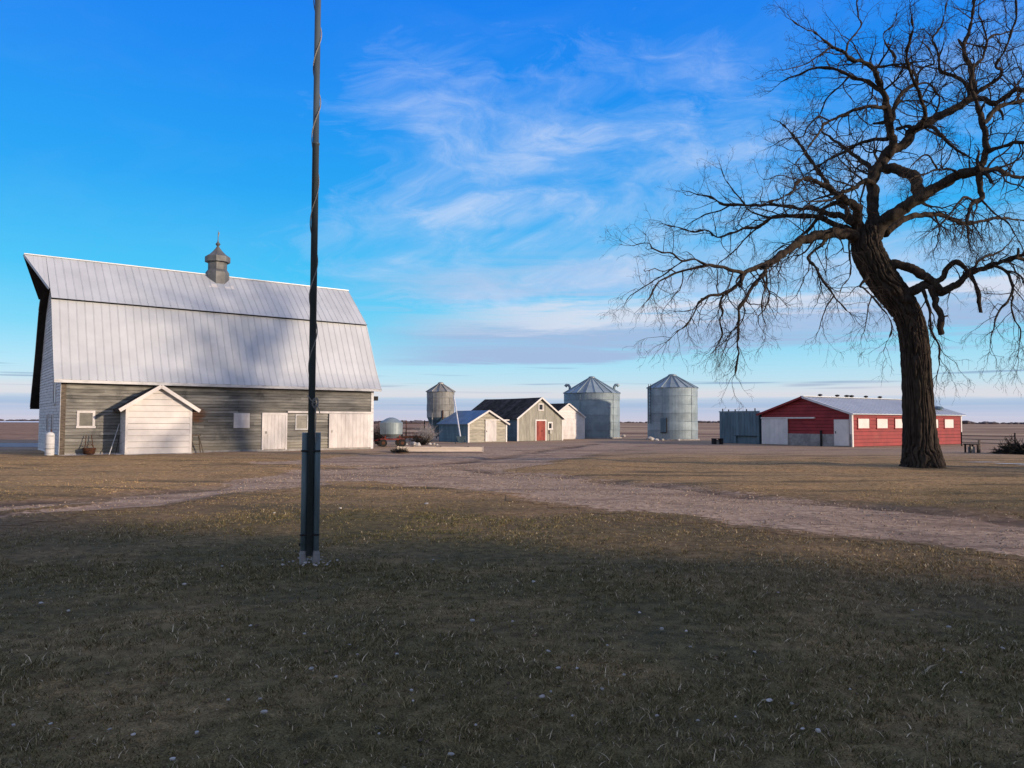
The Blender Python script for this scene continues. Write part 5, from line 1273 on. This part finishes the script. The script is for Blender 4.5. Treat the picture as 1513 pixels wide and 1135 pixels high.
def grow(m, p, d, L, r, level, style, maxlev):
    """a crooked twig with its own twigs"""
    seg = 8 if level == 0 else 5 if level == 1 else (4 if level == 2 else 3)
    pts = [p.copy()]; rad = [r]
    pull = {'d': -0.24, 'u': 0.03, '-': 0.0}[style]
    crook = 0.30 if level < 3 else 0.24
    dirs = []
    for k in range(seg):
        d = (d + Vector((rt.gauss(0, crook), rt.gauss(0, crook), rt.gauss(0, crook) + pull * (1 if level > 1 else .5 if level else .12)))).normalized()
        p = p + d * (L / seg); pts.append(p.copy()); rad.append(max(0.0028, r * (1 - 0.72 * (k + 1) / seg))); dirs.append(d.copy())
    m.tube(pts, rad, 6 if level == 0 else 5 if level == 1 else 3, False)
    NTW[0] += 1
    if level >= maxlev: return
    n = {0: 9, 1: 6, 2: 5}.get(level, 4)
    n = max(2, int(n * min(1.5, L / (2.4 if level == 0 else 1.3 if level == 1 else .62)) * rt.uniform(.8, 1.3)))
    for j in range(n):
        t = rt.uniform(.18, 1.0) if j else 1.0
        i = min(seg - 1, int(t * seg)); q = pts[i].lerp(pts[i + 1], t * seg - i) if t < 1 else pts[-1]
        dd = (dirs[i] * rt.uniform(.45, .95) + perp(dirs[i]) * rt.uniform(.5, .95)).normalized()
        grow(m, q, dd, L * rt.uniform(.34, .62) * (1.05 - .35 * t), max(.0042, r * (1 - .65 * t) * .62), level + 1, style, maxlev)
for nm, pts, d0, d1, style in LIMBS:
    n = len(pts)
    P = [tpt(x, y, d0 + (d1 - d0) * (i / (n - 1)) ** 1.2) for i, (x, y, w) in enumerate(pts)]
    W = [w * PXM * .90 * (1 + (d0 + (d1 - d0) * i / (n - 1)) / TD) for i, (x, y, w) in enumerate(pts)]
    sub = 10; C = catmull(P, sub); Wc = [v.x for v in catmull([Vector((w, 0, 0)) for w in W], sub)]
    amp = min(0.5, 1.0)
    C2 = []
    for i, p in enumerate(C):
        w = Wc[i]; q = Vector((p.x * 2.6, p.y * 2.6, p.z * 2.6 + len(nm)))
        k = min(0.10, 0.030 + w * .40) if 0 < i < len(C) - 1 else 0
        C2.append(p + Vector((noise.noise(q), noise.noise(q + Vector((9, 3, 1))), noise.noise(q + Vector((2, 8, 5))))) * k)
    m = MB(); sides = 18 if W[0] > .12 else 10 if W[0] > .05 else 7
    m.tube(C2, [max(.006, w * (1 + .10 * noise.noise(C2[i] * 3.1)) ) for i, w in enumerate(Wc)], sides, True)
    limb = m.build('limb', 'bark', tree, smooth=True)
    g0 = min(W[0], .16)   # gnarled, ridged wood
    if g0 > .03:
        for v in limb.data.vertices:
            c_ = v.co
            v.co = c_ + v.normal * (noise.noise(c_ * 3.4) * g0 * .34 + noise.noise(c_ * 9) * g0 * .20 + noise.noise(c_ * 21) * g0 * .10)
    if style == '-': continue
    tw = MB(); length = sum((C2[i + 1] - C2[i]).length for i in range(len(C2) - 1))
    acc = 0; start = 0.22 if W[0] > .12 else 0.06; run = 0
    step = 0.29
    for i in range(len(C2) - 1):
        sgl = (C2[i + 1] - C2[i]); L = sgl.length; run += L; f = run / length
        if f < start: continue
        acc += L
        while acc > step:
            acc -= step * rt.uniform(.7, 1.3)
            d = sgl.normalized(); w = Wc[i]
            dd = (d * rt.uniform(.25, .8) + perp(d) * rt.uniform(.6, 1.0)).normalized()
            if style == 'd': dd.z -= .12
            else: dd.z += .12
            dd.normalize()
            Lb = rt.uniform(.7, 1.75) * (1.0 if w > .03 else .82)
            if w > .035 and rt.random() < .26:
                grow(tw, C2[i], dd, rt.uniform(1.4, 2.4), max(.022, min(.045, w * .45)), 0, style, 3)
            else:
                grow(tw, C2[i], dd, Lb, max(.009, min(.026, w * .42)), 1, style, 3)
    # the tip sprays out
    d = (C2[-1] - C2[-3]).normalized()
    for k in range(3):
        grow(tw, C2[-1], (d + perp(d) * rt.uniform(.1, .7)).normalized(), rt.uniform(.6, 1.2), max(.007, Wc[-1] * .7), 1, style, 3)
    tag(tw.build('twigs', 'twig_bark', limb), kind='stuff')
print('twigs', NTW[0], sum(len(o.data.polygons) for o in bpy.data.objects if o.type == 'MESH'))

# ---------------------------------------------------------------- far background
def treeline(label, x0, x1, y, h, seed, n):
    r_ = random.Random(seed); m = MB()
    for i in range(n):
        x = x0 + (x1 - x0) * (i + r_.random()) / n; yy = y + r_.uniform(-25, 25)
        hh_ = h * r_.uniform(.35, 1.0) * (0.55 + .9 * max(0, noise.noise(Vector((x * .006, seed, 0))) + .35)); rr_ = hh_ * r_.uniform(1.0, 2.6)
        ns = 7; o = len(m.v)
        for z_, k in ((0, .7), (.35, 1.0), (.7, .8), (.95, .35)):
            for j in range(ns):
                a = 2 * math.pi * j / ns; q = rr_ * k * r_.uniform(.75, 1.2)
                m.v.append((x + q * math.cos(a), yy + q * math.sin(a), hh_ * z_ * r_.uniform(.9, 1.1)))
        for lv in range(3):
            for j in range(ns):
                j2 = (j + 1) % ns; m.f.append((o + lv * ns + j, o + lv * ns + j2, o + (lv + 1) * ns + j2, o + (lv + 1) * ns + j))
        m.f.append(tuple(o + 3 * ns + j for j in range(ns)))
    return tag(m.build('distant_trees', 'far_trees'), label, 'trees', kind='stuff')
treeline('low hazy wood on the horizon beyond the fields', -1900, 1900, 1650, 5.0, 4, 1100)
treeline('thin dark tree belt on the horizon right of the red barn', 560, 1250, 1150, 6.5, 9, 150)
treeline('thin dark tree belt on the horizon behind the barn and the trailer', -190, -70, 560, 5.2, 12, 40)

# ---------------------------------------------------------------- added shade casters, out of view on the sunny side: a house and trees
def sunny(t, p): return SH * t + PH * p
hp = sunny(13, -4.6); ha = math.atan2(PH.y, PH.x)
house = thing('shade_caster_house', 'unseen pale two-storey house added to shade the front lawn', 'house', hp, ha)
W2, D2, E2, A2 = 9.4, 4.4, 5.8, 8.6
MB().prism([(-D2, 0), (D2, 0), (D2, E2), (0, A2), (-D2, E2)], -W2, W2).build('wall', 'house_siding', house).matrix_local = XF((0, 0, 0), R(90))
for sgn in (-1, 1):
    k_ = (A2 - E2) / D2; ye = sgn * (D2 + .45); ze = E2 - k_ * .45 + .06
    MB().add([(-W2 - .4, 0, A2 + .06), (W2 + .4, 0, A2 + .06), (W2 + .4, ye, ze), (-W2 - .4, ye, ze), (-W2 - .4, 0, A2 - .08), (W2 + .4, 0, A2 - .08), (W2 + .4, ye, ze - .14), (-W2 - .4, ye, ze - .14)],
             [(0, 1, 2, 3), (7, 6, 5, 4), (0, 3, 7, 4), (1, 5, 6, 2), (3, 2, 6, 7)]).build('roof', 'shingle_dark', house)
for zz in (1.0, 3.6):
    for x_ in (-7, -4.2, -1.4, 1.4, 4.2, 7):
        o = framed_window(house, x_ - .5, x_ + .5, zz, zz + 1.4, 'white_paint', 'glass', y=-.02, fw=.09); o.matrix_local = XF((0, -D2, 0), 0)
        o = framed_window(house, x_ - .5, x_ + .5, zz, zz + 1.4, 'white_paint', 'glass', y=-.02, fw=.09); o.matrix_local = XF((0, D2, 0), R(180))
part('chimney', 'concrete', house, (1.2, 1.9, -.4, .4, A2 - .6, A2 + .9))

def shade_caster_spruce(seed, h):
    r_ = random.Random(seed)
    t = thing('shade_caster_spruce', 'unseen dark spruce added to cast shade over lawn and yard', 'tree', (0, 0, 0), 0, 'unseen shade-casting spruces')
    MB().tube([(0, 0, 0), (0, 0, h * .5), (0, 0, h * .97)], [.24, .14, .02], 8).build('trunk', 'old_wood', t)
    m = MB(); n = 1500
    for i in range(n):
        f = r_.random() ** .75; z = h * (.06 + .94 * f); rad = (1 - f) * h * .21 * r_.uniform(.25, 1.0) + .1; a = r_.uniform(0, 6.28)
        c = Vector((math.cos(a) * rad, math.sin(a) * rad, z)); out = Vector((math.cos(a), math.sin(a), -.35)); side = Vector((-math.sin(a), math.cos(a), 0))
        s_ = r_.uniform(.35, .8) * (1.1 - .5 * f)
        m.add([c - side * s_ * .5, c + side * s_ * .5, c + out * s_ * 1.2 + side * s_ * .15, c + out * s_ * 1.2 - side * s_ * .15 + Vector((0, 0, r_.uniform(-.2, .1)))], [(0, 1, 2, 3)])
    m.build('crown', 'spruce_needles', t)
    return t
sp0 = shade_caster_spruce(3, 13.5)
SPOTS = [(50, 4.4, 1.2), (47, 6.0, 1.25), (52, 7.6, 1.25), (58, 8.8, 1.05), (40, 29.3, .60), (43, 31.4, .70), (40, 33.4, .74), (44, 35.2, .62)]  # spruces added where their shadows darken the lawn and the big tree's foot
for i, (tt, pp, sc) in enumerate(SPOTS):
    o = sp0 if i == 0 else copy_tree(sp0)
    o.location = sunny(tt, pp); o.scale = (sc, sc, sc); o.rotation_euler = (0, 0, i * 1.3)

def added_bare_tree(seed, h):
    """a bare tree, added out of view to cast partial shade"""
    r_ = random.Random(seed)
    t = thing('shade_caster_tree', 'unseen bare leafless tree added to cast dappled shade', 'tree', (0, 0, 0), 0, 'unseen shade-casting bare trees')
    tr_ = MB(); cr = MB()
    def rec(m, p, d, L, r, lev):
        pts = [p]; rad = [r]
        for k in range(4):
            d = (d + Vector((r_.gauss(0, .16), r_.gauss(0, .16), .05))).normalized(); p = p + d * L / 4; pts.append(p); rad.append(r * (1 - .4 * (k + 1) / 4))
        m.tube(pts, rad, 6 if lev < 2 else 3, False)
        if lev >= 4: return
        for j in range(5 if lev else 7):
            q = pts[r_.choice((2, 3, 4, 4))]; o = d.orthogonal().normalized(); a = r_.uniform(0, 6.28)
            e = (d * r_.uniform(.5, 1) + (o * math.cos(a) + d.cross(o) * math.sin(a)) * r_.uniform(.4, .9)).normalized()
            rec(cr, q, e, L * r_.uniform(.5, .75), r * .5, lev + 1)
    rec(tr_, Vector((0, 0, 0)), Vector((0, 0, 1)), h * .42, .26, 0)
    tr_.build('trunk', 'bark', t); cr.build('crown', 'twig_bark', t)
    return t
yt = added_bare_tree(2, 17)  # bare trees added out of view for broken shade
for i, (tt, pp, sc) in enumerate([(70, 11.5, 1.0), (92, 27.0, 1.15), (64, 13.5, .9), (100, 20.5, 1.1), (96, 34, 1.0)]):
    o = yt if i == 0 else copy_tree(yt)
    o.location = sunny(tt, pp); o.scale = (sc, sc, sc); o.rotation_euler = (0, 0, i * 2.1)

# ---------------------------------------------------------------- loose gravel on the drive and litter on the lawn (uncountable)
def scatter_stuff(name, label, cat, mat, X, Y, size, flat, seed, leaf=False):
    rg = np.random.default_rng(seed); n = len(X)
    Z = ground_z(X, Y) - 0.035 * np.clip(1 - road_mask(X, Y) / 0.5, 0, 1) * (not leaf) + 0.006
    a = rg.uniform(0, 2 * math.pi, n); ca, sa = np.cos(a) * size, np.sin(a) * size
    c = np.stack([X, Y, Z], 1); u = np.stack([ca, sa, 0 * ca], 1); w = np.stack([-sa, ca, 0 * ca], 1) * rg.uniform(.5, .9, (n, 1)); z = np.stack([0 * ca, 0 * ca, size], 1) * flat
    if leaf:
        lift = z * rg.uniform(.3, 1.4, (n, 1))
        V = np.stack([c - u + lift * .4, c + w * .8 + lift, c + u + lift * .6, c - w * .8 + lift * .2], 1); F = [(0, 1, 2, 3)]
    else:
        V = np.stack([c - u, c - w, c + u, c + w, c + z + u * .15, c - z * .3], 1); F = [(0, 1, 4), (1, 2, 4), (2, 3, 4), (3, 0, 4)]
    k = V.shape[1]
    faces = (np.arange(n)[:, None, None] * k + np.array(F)[None]).reshape(-1, len(F[0]))
    me = bpy.data.meshes.new(name); me.from_pydata(V.reshape(-1, 3).tolist(), [], faces.tolist()); me.update()
    return tag(link(name, me, mat), label, cat, kind='stuff')
rgs = np.random.default_rng(77)
X = rgs.uniform(-16, 17, 140000); Y = rgs.uniform(8.5, 30, 140000)
k = (road_mask(X, Y) < rgs.uniform(-.6, .45, len(X))) & (rgs.random(len(X)) < np.clip(1.5 * vnoise(X * 1.2, Y * 1.2, 41) - .1, 0, 1))
X, Y = X[k][:36000], Y[k][:36000]
simple('gravel_stone', (0.42, 0.325, 0.24), (0.15, 0.108, 0.078), 0.95, scale=30, contrast=(0.42, 0.58))
scatter_stuff('loose_gravel', 'loose gravel and clods strewn over the farm drive', 'gravel', 'gravel_stone', X, Y, np.clip(rgs.gamma(2.0, .0050, len(X)), .004, .034) * (0.7 + Y / 40), .75, 5)
X = rgs.uniform(-14, 14, 5200); Y = 3.2 + 15 * rgs.random(5200) ** 1.3
k = (np.abs(X) < .7 * Y + 1.5) & (road_mask(X, Y) > .1) & (rgs.random(len(X)) < vnoise(X * .5, Y * .5, 43) * 1.2)
simple('leaf_litter', (0.16, 0.105, 0.06), (0.07, 0.048, 0.03), 0.9, scale=25, contrast=(0.42, 0.58))
scatter_stuff('leaf_litter', 'small dead leaves lying in the lawn grass', 'leaves', 'leaf_litter', X[k], Y[k], rgs.uniform(.010, .026, k.sum()), .6, 6, True)
